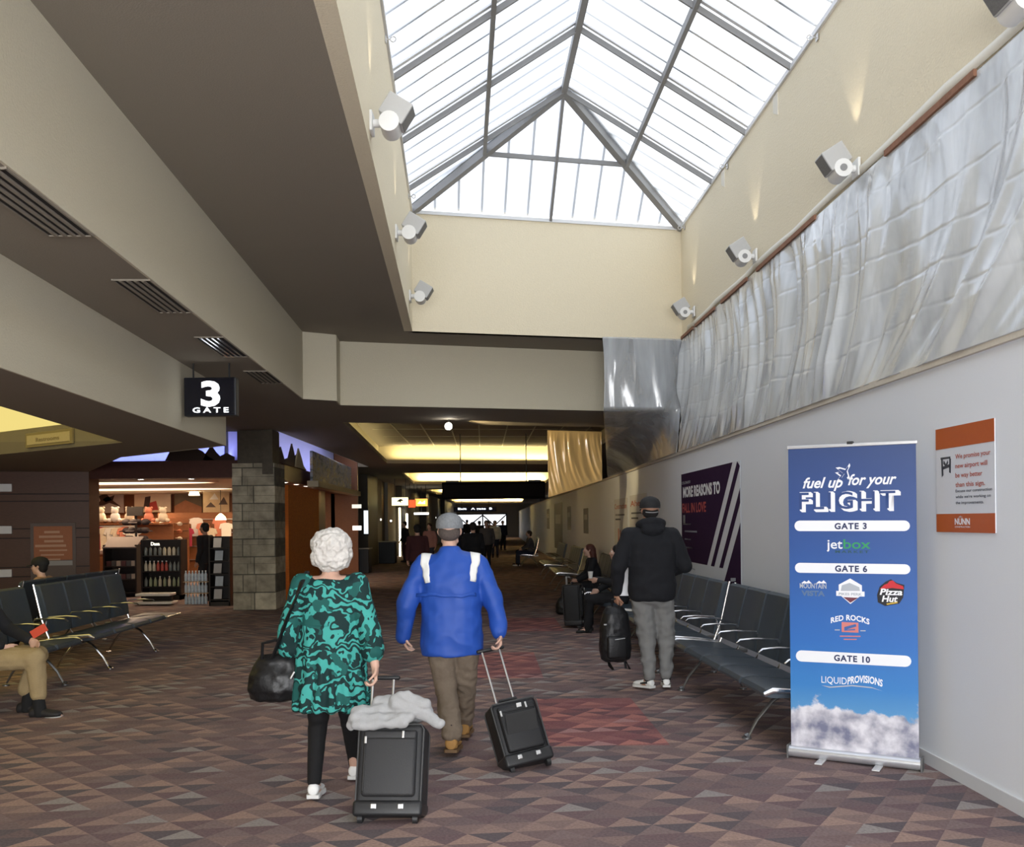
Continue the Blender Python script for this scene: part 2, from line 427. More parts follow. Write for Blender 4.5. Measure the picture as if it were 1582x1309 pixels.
# ---- skylight: ridge, hips, rafters, purlins, frosted panes
rx = lambda y: .76 + (.84 - .76) * (y - 12.98) / (11.26 - 12.98)
APX = Vector((.755, 12.98, Zr)); RN = Vector((rx(-4), -4, Zr))
cA, cB = Vector((*WF_L, Zk)), Vector((*WF_R, Zk)); nA, nB = Vector((*WN_L, Zk)), Vector((*WN_R, Zk))
def bar(m, a, b, w, h, off=0):
    a, b = Vector(a), Vector(b); d = (b - a); x = d.cross(Vector((0, 0, 1))).normalized(); y = x.cross(d).normalized()
    if y.z < 0: y = -y
    a = a + y * off; b = b + y * off
    q = lambda p: [p - x * w / 2 - y * h / 2, p + x * w / 2 - y * h / 2, p + x * w / 2 + y * h / 2, p - x * w / 2 + y * h / 2]
    m.rings([q(a), q(b)])
SPACE = 1.64
m = MB()
bar(m, APX, RN, .075, .10); bar(m, APX, cA, .10, .10); bar(m, APX, cB, .10, .10)
ys = [12.98 - SPACE * k for k in range(0, 11) if 12.98 - SPACE * k > -4]
for y in ys:
    bar(m, (rx(y), y, Zr), (wl(y + .15), y + .15, Zk), .03, .06); bar(m, (rx(y), y, Zr), (wr(y), y, Zk), .03, .06)
bar(m, (cA + APX) / 2, (nA + RN) / 2, .05, .09); bar(m, (cB + APX) / 2, (nB + RN) / 2, .05, .09)
bar(m, (cA + APX) / 2, (cB + APX) / 2, .04, .06); bar(m, APX, (cA + cB) / 2, .04, .06)
sk = struct(m, 'window_1', DKMET)
m = MB()
for y in ys:
    for dy in (-.06, .07):
        bar(m, (rx(y), y + dy, Zr), (wl(y + .15), y + .15 + dy, Zk), .05, .02, .05); bar(m, (rx(y), y + dy, Zr), (wr(y), y + dy, Zk), .05, .02, .05)
for a, b in ((cA, cB), (nA, cA), (nB, cB)): bar(m, a, b, .05, .05)
bar(m, APX + Vector((-.1, 0, 0)), cA + Vector((-.06, .0, 0)), .06, .03, .05); bar(m, APX + Vector((.1, 0, 0)), cB + Vector((.06, 0, 0)), .06, .03, .05)
m.build('window_frame', LTMET, sk)
# battens outside the frosted sheet
m = MB(); k = 0
y = 14.8
while y > -3.9:
    if min(abs(y - q) for q in ys) > .2:
        for sgn, ed in ((-1, wl), (1, wr)):
            top = Vector((rx(y), y, Zr)); bot = Vector((ed(y), y + (.15 if sgn < 0 else 0), Zk))
            if y > 12.98:
                c_ = cA if sgn < 0 else cB; t = (y - APX.y) / (c_.y - APX.y)
                if t > .97: continue
                top = APX.lerp(c_, t)
            bar(m, top, bot, .034, .02, .10)
    y -= .41
for t in [i / 12 for i in range(1, 12)]:
    if i == 6: continue
    bot = cA.lerp(cB, t); s_ = 1 - abs(t - .5) * 2
    hip = (cA if t < .5 else cB).lerp(APX, t * 2 if t < .5 else (1 - t) * 2)
    bar(m, hip, bot, .034, .02, .10)
m.build('batten', LTMET, sk)
def frosted():
    m = bpy.data.materials.new('frosted_skylight_sheet'); m.use_nodes = True; nt = m.node_tree; N = nt.nodes; N.clear(); L = nt.links.new
    o = N.new('ShaderNodeOutputMaterial'); a = N.new('ShaderNodeBsdfTranslucent'); t = N.new('ShaderNodeBsdfTransparent'); mx = N.new('ShaderNodeMixShader')
    a.inputs[0].default_value = (.9, .93, .97, 1); t.inputs[0].default_value = (.66, .685, .72, 1); mx.inputs[0].default_value = .62
    tc = N.new('ShaderNodeTexCoord'); n = N.new('ShaderNodeTexNoise'); n.inputs['Scale'].default_value = 2; L(tc.outputs['Object'], n.inputs[0])
    r = N.new('ShaderNodeMapRange'); r.inputs[3].default_value = .52; r.inputs[4].default_value = .66; L(n.outputs[0], r.inputs[0]); L(r.outputs[0], mx.inputs[0])
    L(a.outputs[0], mx.inputs[1]); L(t.outputs[0], mx.inputs[2]); L(mx.outputs[0], o.inputs[0]); return m
up = Vector((0, 0, .085))
m = MB()
m.add([p + up for p in (cA, APX, RN, nA)], [(0, 1, 2, 3)]); m.add([p + up for p in (cB, nB, RN, APX)], [(0, 1, 2, 3)])
m.add([p + up for p in (cA, cB, APX)], [(0, 1, 2)]); m.add([p + up for p in (nA, RN, nB)], [(0, 1, 2)])
m.build('pane', frosted(), sk)
m = MB()
for a, b in ((cA, cB), (nB, cB), (nA, cA)):
    bar(m, a + Vector((0, 0, -.03)), b + Vector((0, 0, -.03)), .02, .02)
# ---- construction wall with base trim and top strip
m = MB(); yy = [-4.9, 0, 6, 12, 20, 34, 60, 99.5]
xs = [cw(y) for y in yy[:6]] + [1.3, .7]
poly = [(x, y) for x, y in zip(xs, yy)] + [(x + .12, y) for x, y in list(zip(xs, yy))[::-1]]
m.prism(poly, 0, 2.62); struct(m, 'wall_right', TEMPW)
m = MB(); poly2 = [(x - .012, y) for x, y in zip(xs, yy)] + [(x, y) for x, y in list(zip(xs, yy))[::-1]]
m.prism(poly2, 0, .085); struct(m, 'baseboard_right', mat('white_base_strip', (.62, .63, .64), .4, var=.02))
m = MB(); poly3 = [(x - .03, y) for x, y in zip(xs, yy)] + [(x + .13, y) for x, y in list(zip(xs, yy))[::-1]]
m.prism(poly3, 2.62, 2.665); struct(m, 'trim_wall_top', mat('timber_cap', (.62, .57, .48), .7, var=.08, bump=.1))
# ================================================================== STONE PILLAR
def stone_mat():
    m = mat('ashlar_stone', (.27, .235, .18), .85, bump=.9, scale=9, var=.35); nt = m.node_tree; N = nt.nodes; L = nt.links.new
    b = N['Principled BSDF']; t = N.new('ShaderNodeTexCoord'); br = N.new('ShaderNodeTexBrick'); mp = N.new('ShaderNodeMapping')
    mp.inputs['Rotation'].default_value = (R(90), 0, 0); L(t.outputs['Object'], mp.inputs[0]); L(mp.outputs[0], br.inputs[0])
    br.inputs['Scale'].default_value = 1; br.inputs['Brick Width'].default_value = .62; br.inputs['Row Height'].default_value = .34; br.inputs['Mortar Size'].default_value = .012
    br.inputs['Color1'].default_value = (.42, .37, .27, 1); br.inputs['Color2'].default_value = (.26, .23, .17, 1); br.inputs['Mortar'].default_value = (.11, .10, .075, 1); br.offset = .35
    n = N.new('ShaderNodeTexNoise'); n.inputs['Scale'].default_value = 6; n.inputs['Detail'].default_value = 8; L(t.outputs['Object'], n.inputs[0])
    mx = N.new('ShaderNodeMix'); mx.data_type = 'RGBA'; mx.blend_type = 'OVERLAY'; mx.inputs[0].default_value = .8; L(br.outputs[0], mx.inputs[6]); L(n.outputs[0], mx.inputs[7])
    L(mx.outputs[2], b.inputs['Base Color']); return m
STONE = stone_mat()
pil = thing('stone_pillar', 'square column of stacked grey stone blocks between the two store fronts', 'pillar', (-4.93, 18.95, 0))
rnd = random.Random(3); m = MB(); z = 0; core = MB(); core.box((0, 0, 1.3), (.76, .76, 2.6))
hs = [.33, .36, .20, .36, .30, .34, .30, .36, .26]
for h in hs:
    q = rnd.uniform(-.13, .13); g = .006
    for (x0, x1) in ((-.41, q), (q, .41)):
        m.box(((x0 + x1) / 2, 0, z + h / 2), (x1 - x0 - g, .80 + rnd.uniform(0, .035), h - g))
    z += h
m.build('stone_blocks', STONE, pil); core.build('core', mat('mortar', (.06, .055, .045), .9, var=.1), pil)
m = MB(); m.box((0, 0, 3.02), (.66, .62, .85)); m.box((.28, -.2, 3.02), (.2, .5, .85)); m.build('upper_shaft', mat('dark_bronze_cladding', (.085, .07, .05), .7, bump=.3, scale=12, var=.3), pil)

# ================================================================== LEFT: wood wall, store shell
m = MB(); m.prism([(-8.25, 18.95), (-8.2, 19.3), (-13.9, 18.0), (-13.9, 17.5)], 0, Zf)
wallL = struct(m, 'wall_wood', WOOD)
wd = Vector((5.65, 1.45, 0)).normalized(); wnv = Vector((wd.y, -wd.x, 0)); wo_ = Vector((-8.25, 18.95, 0))
def wpt(s, z, off=.0): return wo_ - wd * s + wnv * off + Vector((0, 0, z))
m = MB()
for z in (2.27, 2.13, 1.60, 1.42, .86, .68):
    m.plate(wpt(0, z, .001), -wd, (0, 0, 1), [(0, -.008), (5.2, -.008), (5.2, .008), (0, .008)], .004)
for s in (1.75, 3.5): m.plate(wpt(s, 0, .001), -wd, (0, 0, 1), [(-.006, 0), (.006, 0), (.006, 2.65), (-.006, 2.65)], .004)
m.build('panel_groove', BLACKV, wallL)
def onwall(px, py):
    r = ray(px, py); e = Vector((0, 0, EYE)); t = (wo_ - e).dot(wnv) / r.dot(wnv); p = e + r * t
    return (wo_ - Vector((p.x, p.y, 0))).dot(wd), p.z
LAMP = glow('lit_acrylic_plate', (.95, .93, .9), .55)
for i, (py, w_) in enumerate(((754, 'highest'), (819, 'middle'), (886, 'lowest'))):
    s, z = onwall(4, py); o = MB()
    q = wpt(s, z, .03); o.rbox(q, (.34, .05, .15), .01, M=Matrix.Rotation(math.atan2(wd.y, wd.x), 3, 'Z'))
    tag(o.build('wall_plate', mat('frosted_white_plate', (.85, .84, .82), .3, var=.02), None), 'pale rectangular plate on the brown wood wall, %s of three' % w_, 'wall plate')
# orange notice
s0, z0 = onwall(53, 866); s1, z1 = onwall(112, 813)
no = thing('notice_board', 'faded orange notice with a grey surround on the brown wood wall beside the store', 'notice', wpt((s0 + s1) / 2, z0 - .06, .004), math.atan2(wd.y, wd.x))
wN = s0 - s1; hN = z1 - z0
m = MB(); m.rbox((0, -.012, hN / 2 - .25), (wN + .12, .02, hN + .75), .004); m.build('backing', mat('grey_surround', (.16, .12, .10), .6, var=.08), no)
m = MB(); m.rbox((0, -.028, hN / 2 + .06), (wN, .012, hN), .003); m.build('poster', mat('faded_orange_print', (.42, .15, .06), .6, var=.12, bump=.02), no)
m = MB(); m.rbox((0, -.028, .0), (wN, .014, .09), .003); m.build('footer_strip', mat('pale_strip', (.4, .38, .35), .6, var=.05), no)
PALET = mat('pale_orange_ink', (.62, .36, .22), .6, var=.05)
m = MB()
for i, w in enumerate((.4, .62, .5, .8, .72, .6, .5)):
    m.box((random.uniform(-.05, .05), -.0355, hN * .92 - i * hN * .135), (w * wN, .002, .045 if i < 4 else .03))
m.build('text_lines', PALET, no)

# store: header, ceiling, blue recess, back walls
SC = 2.63
CHERRY = mat('store_cherry_wood', (.22, .085, .035), .4, bump=.06, scale=10, var=.3, stretch=(1, 1, 6))
HEAD = mat('header_mahogany', (.07, .022, .014), .5, var=.25, bump=.06, scale=12)
m = MB(); m.prism([(-8.4, 19.0), (-4.75, 19.0), (-5.15, 31.2), (-5.6, 31.2), (-5.25, 19.5), (-8.4, 19.5)], 2.56, 2.90)
struct(m, 'trim_store_header', HEAD)
m = MB(); m.prism([(-13.8, 19.4), (-5.2, 19.4), (-5.6, 31.2), (-13.8, 31.2)], SC, SC + .06)
struct(m, 'ceiling_store', mat('store_ceiling', (.62, .55, .45), .8, var=.04))
BLUE = mat('violet_blue_backdrop', (.42, .45, .80), .8, var=.08)
m = MB(); m.box((-9.5, 20.3, 3.4), (8.6, .08, 1.3)); m.box((-5.75, 25.4, 3.4), (.08, 11.6, 1.3)); struct(m, 'wall_backdrop', BLUE)
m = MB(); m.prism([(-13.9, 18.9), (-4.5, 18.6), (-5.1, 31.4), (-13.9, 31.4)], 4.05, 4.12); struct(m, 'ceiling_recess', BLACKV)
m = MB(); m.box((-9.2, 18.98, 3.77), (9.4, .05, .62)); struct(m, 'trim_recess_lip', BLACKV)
area('backdrop_cove_lamp', (-7.4, 19.75, 2.96), (3.6, .12), 22, (.45, .5, 1), (R(155), 0, 0))
area('backdrop_cove_lamp', (-5.35, 24.5, 2.96), (.12, 10), 26, (.72, .70, 1), (R(180), R(0), 0))
# mountain silhouettes standing on the header
SIL = mat('mountain_cutout_brown', (.035, .018, .012), .7, var=.3, bump=.1)
def ridge(px):
    P = [aty(x, y, 19.1) for x, y in px]; o = P[0]; return o, [(p.x - o.x, p.z - o.z) for p in P]
def cut(pxs, label):
    o, pts = ridge(pxs); m = MB(); m.plate((o.x, 19.1, o.z), (1, 0, 0), (0, 0, 1), pts, .03, nrm=(0, 1, 0))
    tag(m.build('mountain_cutout', SIL), label, 'cutout')
cut([(255, 712), (262, 698), (275, 690), (298, 690), (312, 697), (322, 706), (334, 712)], 'long low brown mountain shape standing on the store header')
cut([(313, 713), (318, 700), (326, 688), (333, 698), (340, 705), (350, 700), (362, 706), (362, 713)], 'pointed brown mountain shape on the store header beside the stone pillar')
m = MB(); pts = [(0, 0)]
for y_, z_ in ((.2, .12), (.5, .34), (.85, .10), (1.3, .16), (1.7, .50), (2.0, .24), (2.5, .36), (3.0, .10), (3.4, .0)): pts.append((y_, z_))
m.plate((-4.78, 19.6, 2.9), (-.03, 1, 0), (0, 0, 1), pts, .03); tag(m.build('mountain_cutout', SIL), 'jagged dark peaks standing on the header right of the stone pillar', 'cutout')
m = MB(); pts = [(0, 0), (.1, .2), (.35, .44), (.6, .3), (.9, .1), (1.1, 0)]
m.plate((-4.80, 21.5, 2.9), (-.03, 1, 0), (0, 0, 1), pts, .03); tag(m.build('mountain_cutout', mat('mountain_cutout_tan', (.30, .26, .16), .7, var=.2)), 'tan peak standing beside the mountain picture frieze', 'cutout')
# picture frieze on the side header
def frieze_mat():
    m = mat('mountain_photo_print', (.25, .25, .24), .6, bump=.01, var=.3, scale=3); nt = m.node_tree; N = nt.nodes; L = nt.links.new; b = N['Principled BSDF']
    t = N.new('ShaderNodeTexCoord'); mp = N.new('ShaderNodeMapping'); mp.inputs['Scale'].default_value = (1, .8, 2.5); L(t.outputs['Object'], mp.inputs[0])
    n = N.new('ShaderNodeTexNoise'); n.inputs['Scale'].default_value = 2.2; n.inputs['Detail'].default_value = 8; n.inputs['Distortion'].default_value = .8; L(mp.outputs[0], n.inputs[0])
    r = N.new('ShaderNodeValToRGB'); e = r.color_ramp.elements; e[0].position = .35; e[0].color = (.06, .07, .09, 1); e[1].position = .7; e[1].color = (.50, .47, .32, 1)
    q = e.new(.5); q.color = (.26, .27, .33, 1); q = e.new(.58); q.color = (.20, .17, .09, 1); L(n.outputs[0], r.inputs[0]); L(r.outputs[0], b.inputs['Base Color']); return m
fr = thing('picture_frieze', 'long mountain picture band with a cream ledge above the store front right of the pillar', 'picture', (-4.72, 22.9, 2.45), R(2.2))
m = MB(); m.box((0, 3.6, .55), (.06, 7.2, .72)); m.build('picture', frieze_mat(), fr)
m = MB(); m.box((.08, 3.9, .12), (.26, 8.4, .14)); m.build('ledge', mat('cream_ledge', (.40, .35, .24), .7, var=.06), fr)
# store side wall: cherry cabinet wall along the corridor, dark piers beyond
m = MB(); m.box((-4.86, 22.5, 1.24), (.12, 3.3, 2.48)); struct(m, 'wall_store_side', mat('orange_cherry_wood', (.46, .13, .022), .7, spec=.15, bump=.05, scale=7, var=.3, stretch=(1, 1, 5)))
m = MB(); m.box((-4.95, 24.9, 1.24), (.10, 1.2, 2.48)); struct(m, 'wall_store_pier', CHERRY)
m = MB(); m.box((-9.4, 31.25, 2.0), (8.9, .1, 4.0)); struct(m, 'wall_store_back', CHERRY)
# back wall fittings: pale display panels
STW = mat('store_wall_cream', (.62, .50, .36), .7, var=.05)
# store interior lights: elliptic glowing coffers
def ellipse(cx, cy, a, b, n=40): return [(cx + a * math.cos(2 * PI * k / n), cy + b * math.sin(2 * PI * k / n)) for k in range(n)]
for i, (cx, cy, a, b, lb) in enumerate(((-9.6, 22.2, 2.9, .85, 'nearer'), (-10.3, 26.2, 2.9, 1.0, 'farther'))):
    m = MB(); m.prism(ellipse(cx, cy, a, b), SC - .03, SC - .004, [ellipse(cx, cy, a - .1, b - .1)])
    t = thing('ceiling_light', 'long oval warm ceiling light in the store, the %s of two' % lb, 'ceiling light', (0, 0, 0), 0, 'oval store ceiling lights')
    m.build('rim', STW, t)
    m = MB(); m.prism(ellipse(cx, cy, a - .1, b - .1), SC - .018, SC - .006); m.build('diffuser', glow('warm_oval_diffuser', (1, .72, .48), 1.35), t)
SHOPL = (1.0, .70, .42)
for (x, y, p) in ((-9.5, 23, 34), (-7.2, 27, 48), (-11, 28, 48), (-6.3, 22.5, 20)): area('store_lamp', (x, y, SC - .06), (1.2, 1.2), p, SHOPL)
# downlights in header
dl0 = thing('downlight', 'small round white downlight under the store header', 'downlight', (0, 0, 0), 0, 'downlights under the store header')
m = MB(); m.prism(ellipse(0, 0, .075, .075, 20), -.012, 0, [ellipse(0, 0, .055, .055, 20)]); m.build('trim_ring', WHITEP, dl0)
m = MB(); m.prism(ellipse(0, 0, .055, .055, 20), -.008, -.001); m.build('lens', glow('downlight_lens', (1, .9, .75), 14), dl0)
dls = [(-7.35, 19.25), (-6.35, 19.25)] + [(-4.95 - .02 * k, 20.2 + k * 1.15) for k in range(8)]
used = False
for i, (x, y) in enumerate(dls):
    lb = 'small round downlight under the long header %s the stone pillar' % ('left of' if i < 2 else 'right of')
    g = 'downlights left of the pillar' if i < 2 else 'downlights right of the pillar'
    if not used: dl0.location = (x, y, 2.56); dl0['label'] = lb; dl0['group'] = g; used = True
    else: copy_thing(dl0, (x, y, 2.56), label=lb, group=g)
for (x, y) in dls[2:7:2]: spot('downlight_beam', (x + .12, y, 2.5), (x + .25, y, 0), 16, (1, .8, .55), 80)
for (x, y) in dls[:2]: spot('downlight_beam', (x, y, 2.5), (x, y - .1, 0), 14, (1, .8, .55), 80)
# pictures on the back of the store
def picture(px0, py0, px1, py1, y, base, shapes, label, frame_m=None):
    a, b = aty(px0, py1, y), aty(px1, py0, y); w, h = b.x - a.x, b.z - a.z
    t = thing('picture', label, 'picture', ((a.x + b.x) / 2, y, a.z))
    m = MB(); m.rbox((0, 0, h / 2), (w, .04, h), .006); m.build('board', base, t)
    for nm, mt, polys in shapes:
        m = MB()
        for p in polys: m.plate((-w / 2, -.023, 0), (1, 0, 0), (0, 0, 1), [(u * w, v * h) for u, v in p], .003, nrm=(0, -1, 0))
        m.build(nm, mt, t)
    return t
PALEP = mat('pale_print', (.50, .47, .45), .6, var=.15, scale=4)
INK = mat('dark_print', (.06, .035, .03), .6, var=.2); REDP = mat('red_print', (.5, .06, .05), .6, var=.2); TANP = mat('tan_print', (.42, .30, .18), .6, var=.3, scale=6); ORP = mat('rust_print', (.40, .16, .07), .6, var=.3, scale=6)
picture(137, 758, 191, 793, 30.9, PALEP, [('figure', INK, [[(.2, .3), (.35, .55), (.3, .75), (.5, .9), (.6, .7), (.75, .8), (.7, .55), (.95, .25), (.6, .45), (.45, .35)]]), ('accent', ORP, [[(.4, .6), (.55, .75), (.68, .58), (.5, .48)]])], 'grey picture with a dark leaping figure on the store back wall')
picture(208, 762, 264, 792, 30.9, mat('pale_warm_print', (.75, .62, .45), .6, var=.15, scale=4), [('figure', INK, [[(.25, .2), (.3, .8), (.45, .85), (.42, .3)]]), ('accent', REDP, [[(.42, .1), (.42, .5), (.6, .6), (.66, .12)]])], 'bright picture with dark and red shapes on the store back wall')
picture(270, 758, 312, 795, 30.9, mat('dim_olive_print', (.16, .12, .07), .6, var=.4, scale=3), [('hill', ORP, [[(0, 0), (0, .35), (.4, .6), (1, .3), (1, 0)]])], 'dim olive picture on the store back wall')
picture(314, 752, 354, 792, 29.5, TANP, [('shapes', INK, [[(.1, .2), (.3, .4), (.5, .2)], [(.6, .3), (.8, .6), (.95, .3)]]), ('accent', PALEP, [[(.25, .5), (.45, .75), (.6, .5)]])], 'tan and rust picture hanging left of the stone pillar in the store')
picture(428, 778, 447, 832, 31.175, mat('warm_lit_print', (.8, .6, .35), .6, var=.4, scale=3), [('shapes', INK, [[(.1, .1), (.4, .3), (.9, .1), (.9, .05), (.1, .05)]])], 'warm lit picture just right of the stone pillar')
# glowing shelf niche
m = MB(); m.box((aty(160, 800, 30.7).x, 31.17, 1.75), (1.5, .05, .42)); tag(m.build('lit_niche_panel', mat('cream_niche_panel', (.85, .72, .5), .6, var=.03)), 'bright cream niche panel behind the clothes at the store back', 'panel')
area('niche_lamp', (aty(160, 800, 30.7).x, 30.6, 2.1), (1.4, .1), 12, SHOPL, (R(-40), 0, 0)); area('niche_lamp', (aty(240, 800, 30.7).x, 30.5, 2.1), (1.2, .1), 12, SHOPL, (R(-40), 0, 0))
# display lamps
def shade_lamp(px, py, y, label):
    p = aty(px, py, y); t = thing('pendant_lamp', label, 'pendant lamp', p)
    m = MB(); m.rings([[Vector((r * math.cos(a), r * math.sin(a), z)) for a in [2 * PI * k / 16 for k in range(16)]] for r, z in ((.16, -.05), (.13, .04), (.05, .12), (.02, .14))]); m.build('shade', glow('lit_amber_shade', (1, .75, .42), 5), t)
    m = MB(); m.tube([(0, 0, .14), (0, 0, SC - p.z)], .008, 6); m.build('cord', DARK, t)
shade_lamp(150, 739, 24, 'glowing pendant lamp at the left end of the store'); shade_lamp(339, 747, 25.5, 'glowing lamp near the pillar, upper of three'); shade_lamp(300, 763, 29, 'glowing cone lamp over the rust picture')
shade_lamp(279+172-110, 801, 28, 'low glowing lamp left of the stone pillar')

# ------------------------------------------------ store furniture
SH = mat('black_shelf_metal', (.018, .014, .013), .5, var=.2, bump=.03)
def bottle_proto(cols):
    t = thing('bottle', '', 'bottle'); m = MB()
    m.rings([[Vector((r * math.cos(a), r * math.sin(a), z)) for a in [2 * PI * k / 12 for k in range(12)]] for r, z in ((.032, 0), (.036, .01), (.036, .12), (.030, .15), (.014, .18), (.014, .205))]); m.build('body', cols[0], t, smooth=40)
    m = MB(); m.prism(ellipse(0, 0, .017, .017, 10), .2, .225); m.build('cap', cols[1], t); return t
CR = mat('cream_bottle', (.75, .68, .50), .35, var=.1); RD = mat('red_bottle', (.55, .10, .07), .35, var=.1); CL = mat('grey_bottle', (.22, .24, .22), .2, var=.15); GC = mat('white_cap', (.8, .8, .78), .4, var=.03); GN = mat('pale_green_bottle', (.38, .42, .25), .3, var=.1)
protos = [bottle_proto((c, k)) for c, k in ((CR, GC), (RD, GC), (CL, DARK), (GN, DARK))]
pu = [False] * 4
def put_bottle(i, p, label, group):
    if not pu[i]: protos[i].location = p; protos[i]['label'] = label; protos[i]['group'] = group; pu[i] = True
    else: copy_thing(protos[i], p, label=label, group=group)
yS = 21.3; x0, x1 = aty(218, 900, yS).x, aty(280, 900, yS).x; W_ = x1 - x0
un = thing('display_shelf', 'black shelving unit of bottles with a white lettered header at the store entrance', 'shelving', ((x0 + x1) / 2, yS + .2, 0))
m = MB()
for s in (-1, 1): m.box((s * (W_ / 2 - .02), 0, .66), (.04, .42, 1.32))
m.box((0, .2, .66), (W_, .03, 1.32)); m.box((0, 0, .05), (W_, .42, .1)); m.build('carcass', SH, un)
for z in (.28, .62, .96): m = MB(); m.rbox((0, 0, z), (W_ - .06, .40, .025), .005); m.build('shelf', SH, un)
m = MB(); m.rbox((0, -.19, 1.24), (W_, .03, .16), .005); m.build('header_board', SH, un)
text('Dasa', 'lettering', glow('lit_cream_letters', (1, .92, .7), .9), un, (-.12, -.207, 1.20), (1, 0, 0), (0, 0, 1), .07, .03)
for z, n, pat in ((.634, 9, [0, 0, 0, 1, 1, 1, 2, 2, 2]), (.974, 8, [2, 2, 2, 2, 0, 0, 0, 2]), (.294, 8, [2, 3, 3, 0, 3, 0, 3, 3])):
    lv = {.634: 'middle', .974: 'top', .294: 'bottom'}[z]
    for k in range(n):
        c = pat[k]; put_bottle(c, ((x0 + x1) / 2 - W_ / 2 + .08 + k * (W_ - .16) / (n - 1), yS + .08, z), '%s bottle on the %s shelf of the black bottle rack' % (('cream', 'red', 'dark grey', 'pale green')[c], lv), '%s bottles, %s shelf of the bottle rack' % (('cream', 'red', 'dark grey', 'pale green')[c], lv))
# second darker unit to its left with small boxes
xa, xb = aty(160, 900, 22.2).x, aty(212, 900, 22.2).x; W2 = xb - xa
un = thing('display_shelf', 'dark low shelving unit with a slanted grey top left of the bottle rack', 'shelving', ((xa + xb) / 2, 22.4, 0))
m = MB()
for s in (-1, 1): m.box((s * (W2 / 2 - .02), 0, .6), (.04, .45, 1.2))
m.box((0, .2, .6), (W2, .03, 1.2)); m.build('carcass', SH, un)
for z in (.1, .4, .7): m = MB(); m.rbox((0, 0, z), (W2 - .06, .42, .025), .005); m.build('shelf', SH, un)
m = MB(); m.rings([[Vector((x, y, z)) for x, y, z in ((-W2 / 2, -.25, 1.12), (W2 / 2, -.25, 1.12), (W2 / 2, .22, 1.35), (-W2 / 2, .22, 1.35))], [Vector((x, y, z)) for x, y, z in ((-W2 / 2, -.25, 1.15), (W2 / 2, -.25, 1.15), (W2 / 2, .22, 1.38), (-W2 / 2, .22, 1.38))]]); m.build('sloping_top', mat('grey_felt_top', (.12, .10, .10), .8, var=.1), un)
for z in (.4125, .7125):
    for k in range(6):
        m = MB(); m.rbox((0, 0, .06), (.10, .12, .12), .006); o = m.build('gift_box', [mat('box_%s' % n, c, .5, var=.15) for n, c in (('plum', (.12, .05, .05)), ('slate', (.1, .1, .1)), ('cream', (.5, .42, .33)))][k % 3])
        o.location = ((xa + xb) / 2 - W2 / 2 + .1 + k * (W2 - .2) / 5, 22.3, z); tag(o, 'small %s box on the %s shelf of the low dark unit' % (('plum', 'slate', 'cream')[k % 3], 'lower' if z < .5 else 'upper'), 'box', '%s boxes, %s shelf of the low dark unit' % (('plum', 'slate', 'cream')[k % 3], 'lower' if z < .5 else 'upper'))
# hat stand
px_, py_ = aty(211, 900, 23.4).x, 23.4
hs_ = thing('hat_stand', 'tall dark rotating stand of dark caps in the store', 'hat stand', (px_, py_, 0))
m = MB(); m.tube([(0, 0, .02), (0, 0, 2.05)], .03, 10); m.build('pole', SH, hs_)
m = MB(); m.prism(ellipse(0, 0, .28, .28), 0, .03); m.build('base', SH, hs_)
m = MB(); m.box((0, -.05, 1.98), (.36, .1, .22)); m.build('sign_block', SH, hs_)
capm = mat('dark_cap_cloth', (.03, .022, .025), .8, var=.3)
def cap_mesh():
    m = MB(); m.ball((0, 0, 0), (.10, .11, .08), 8); m.rings([[Vector((x * .1, -.09 - (.07 if k else 0), 0.0 - (.02 if k else 0))) for x in (-1, -.5, 0, .5, 1)] + [Vector((x * .1, -.09 - (.07 if k else 0), -.012 - (.02 if k else 0))) for x in (1, .5, 0, -.5, -1)] for k in (0, 1)]); return m
hp = None
for z in (1.32, 1.52, 1.72):
    for k in range(4):
        a = k * PI / 2 + z; x, y = px_ + .22 * math.sin(a), py_ - .22 * math.cos(a)
        if hp is None: hp = cap_mesh().build('cap', capm, smooth=50); o = hp
        else: o = hp.copy(); COL.objects.link(o)
        o.location = (x, y, z); o.rotation_euler = (0, 0, a)
        lv = {1.32: 'lowest', 1.52: 'middle', 1.72: 'top'}[z]
        tag(o, 'dark cap on the %s tier of the rotating hat stand' % lv, 'cap', 'caps on the %s tier of the hat stand' % lv)
# clothes on a rail : pink/red shirts then pale ones
def garment(w, h, m_):
    m = MB(); n = 12; prof = [(.18, 0), (.5, -.06), (.62, -.30), (.46, -.34), (.42, -.22), (.40, -1), (-.40, -1), (-.42, -.22), (-.46, -.34), (-.62, -.30), (-.5, -.06), (-.18, 0)]
    m.plate((0, -.02, 0), (1, 0, 0), (0, 0, 1), [(a * w, b * h) for a, b in prof], .05, nrm=(0, 1, 0)); return m.build('hanging_shirt', m_)
rail = thing('clothes_rail', 'metal clothes rail of bright shirts at the left end of the store', 'clothes rail', (aty(165, 900, 25).x, 25, 0))
m = MB(); m.tube([(-.75, 0, 0), (-.75, 0, 1.62), (.75, 0, 1.62), (.75, 0, 0)], .015, 8); m.build('frame', ALU, rail)
GM = [mat('crimson_cloth', (.50, .05, .10), .8, var=.2), mat('cream_cloth', (.65, .55, .42), .8, var=.2), mat('coral_cloth', (.62, .22, .14), .8, var=.2), mat('white_cloth', (.7, .66, .62), .8, var=.15)]
for k in range(9):
    c = [0, 0, 0, 0, 1, 3, 1, 2, 3][k]; o = garment(.36, .58, GM[c]); o.location = (rail.location.x - .66 + k * .165, 25 + .01, 1.60); o.rotation_euler = (0, 0, R(28))
    tag(o, '%s shirt hanging on the rail at the left of the store' % ('crimson', 'cream', 'coral', 'white')[c], 'shirt', '%s shirts on the left rail' % ('crimson', 'cream', 'coral', 'white')[c])
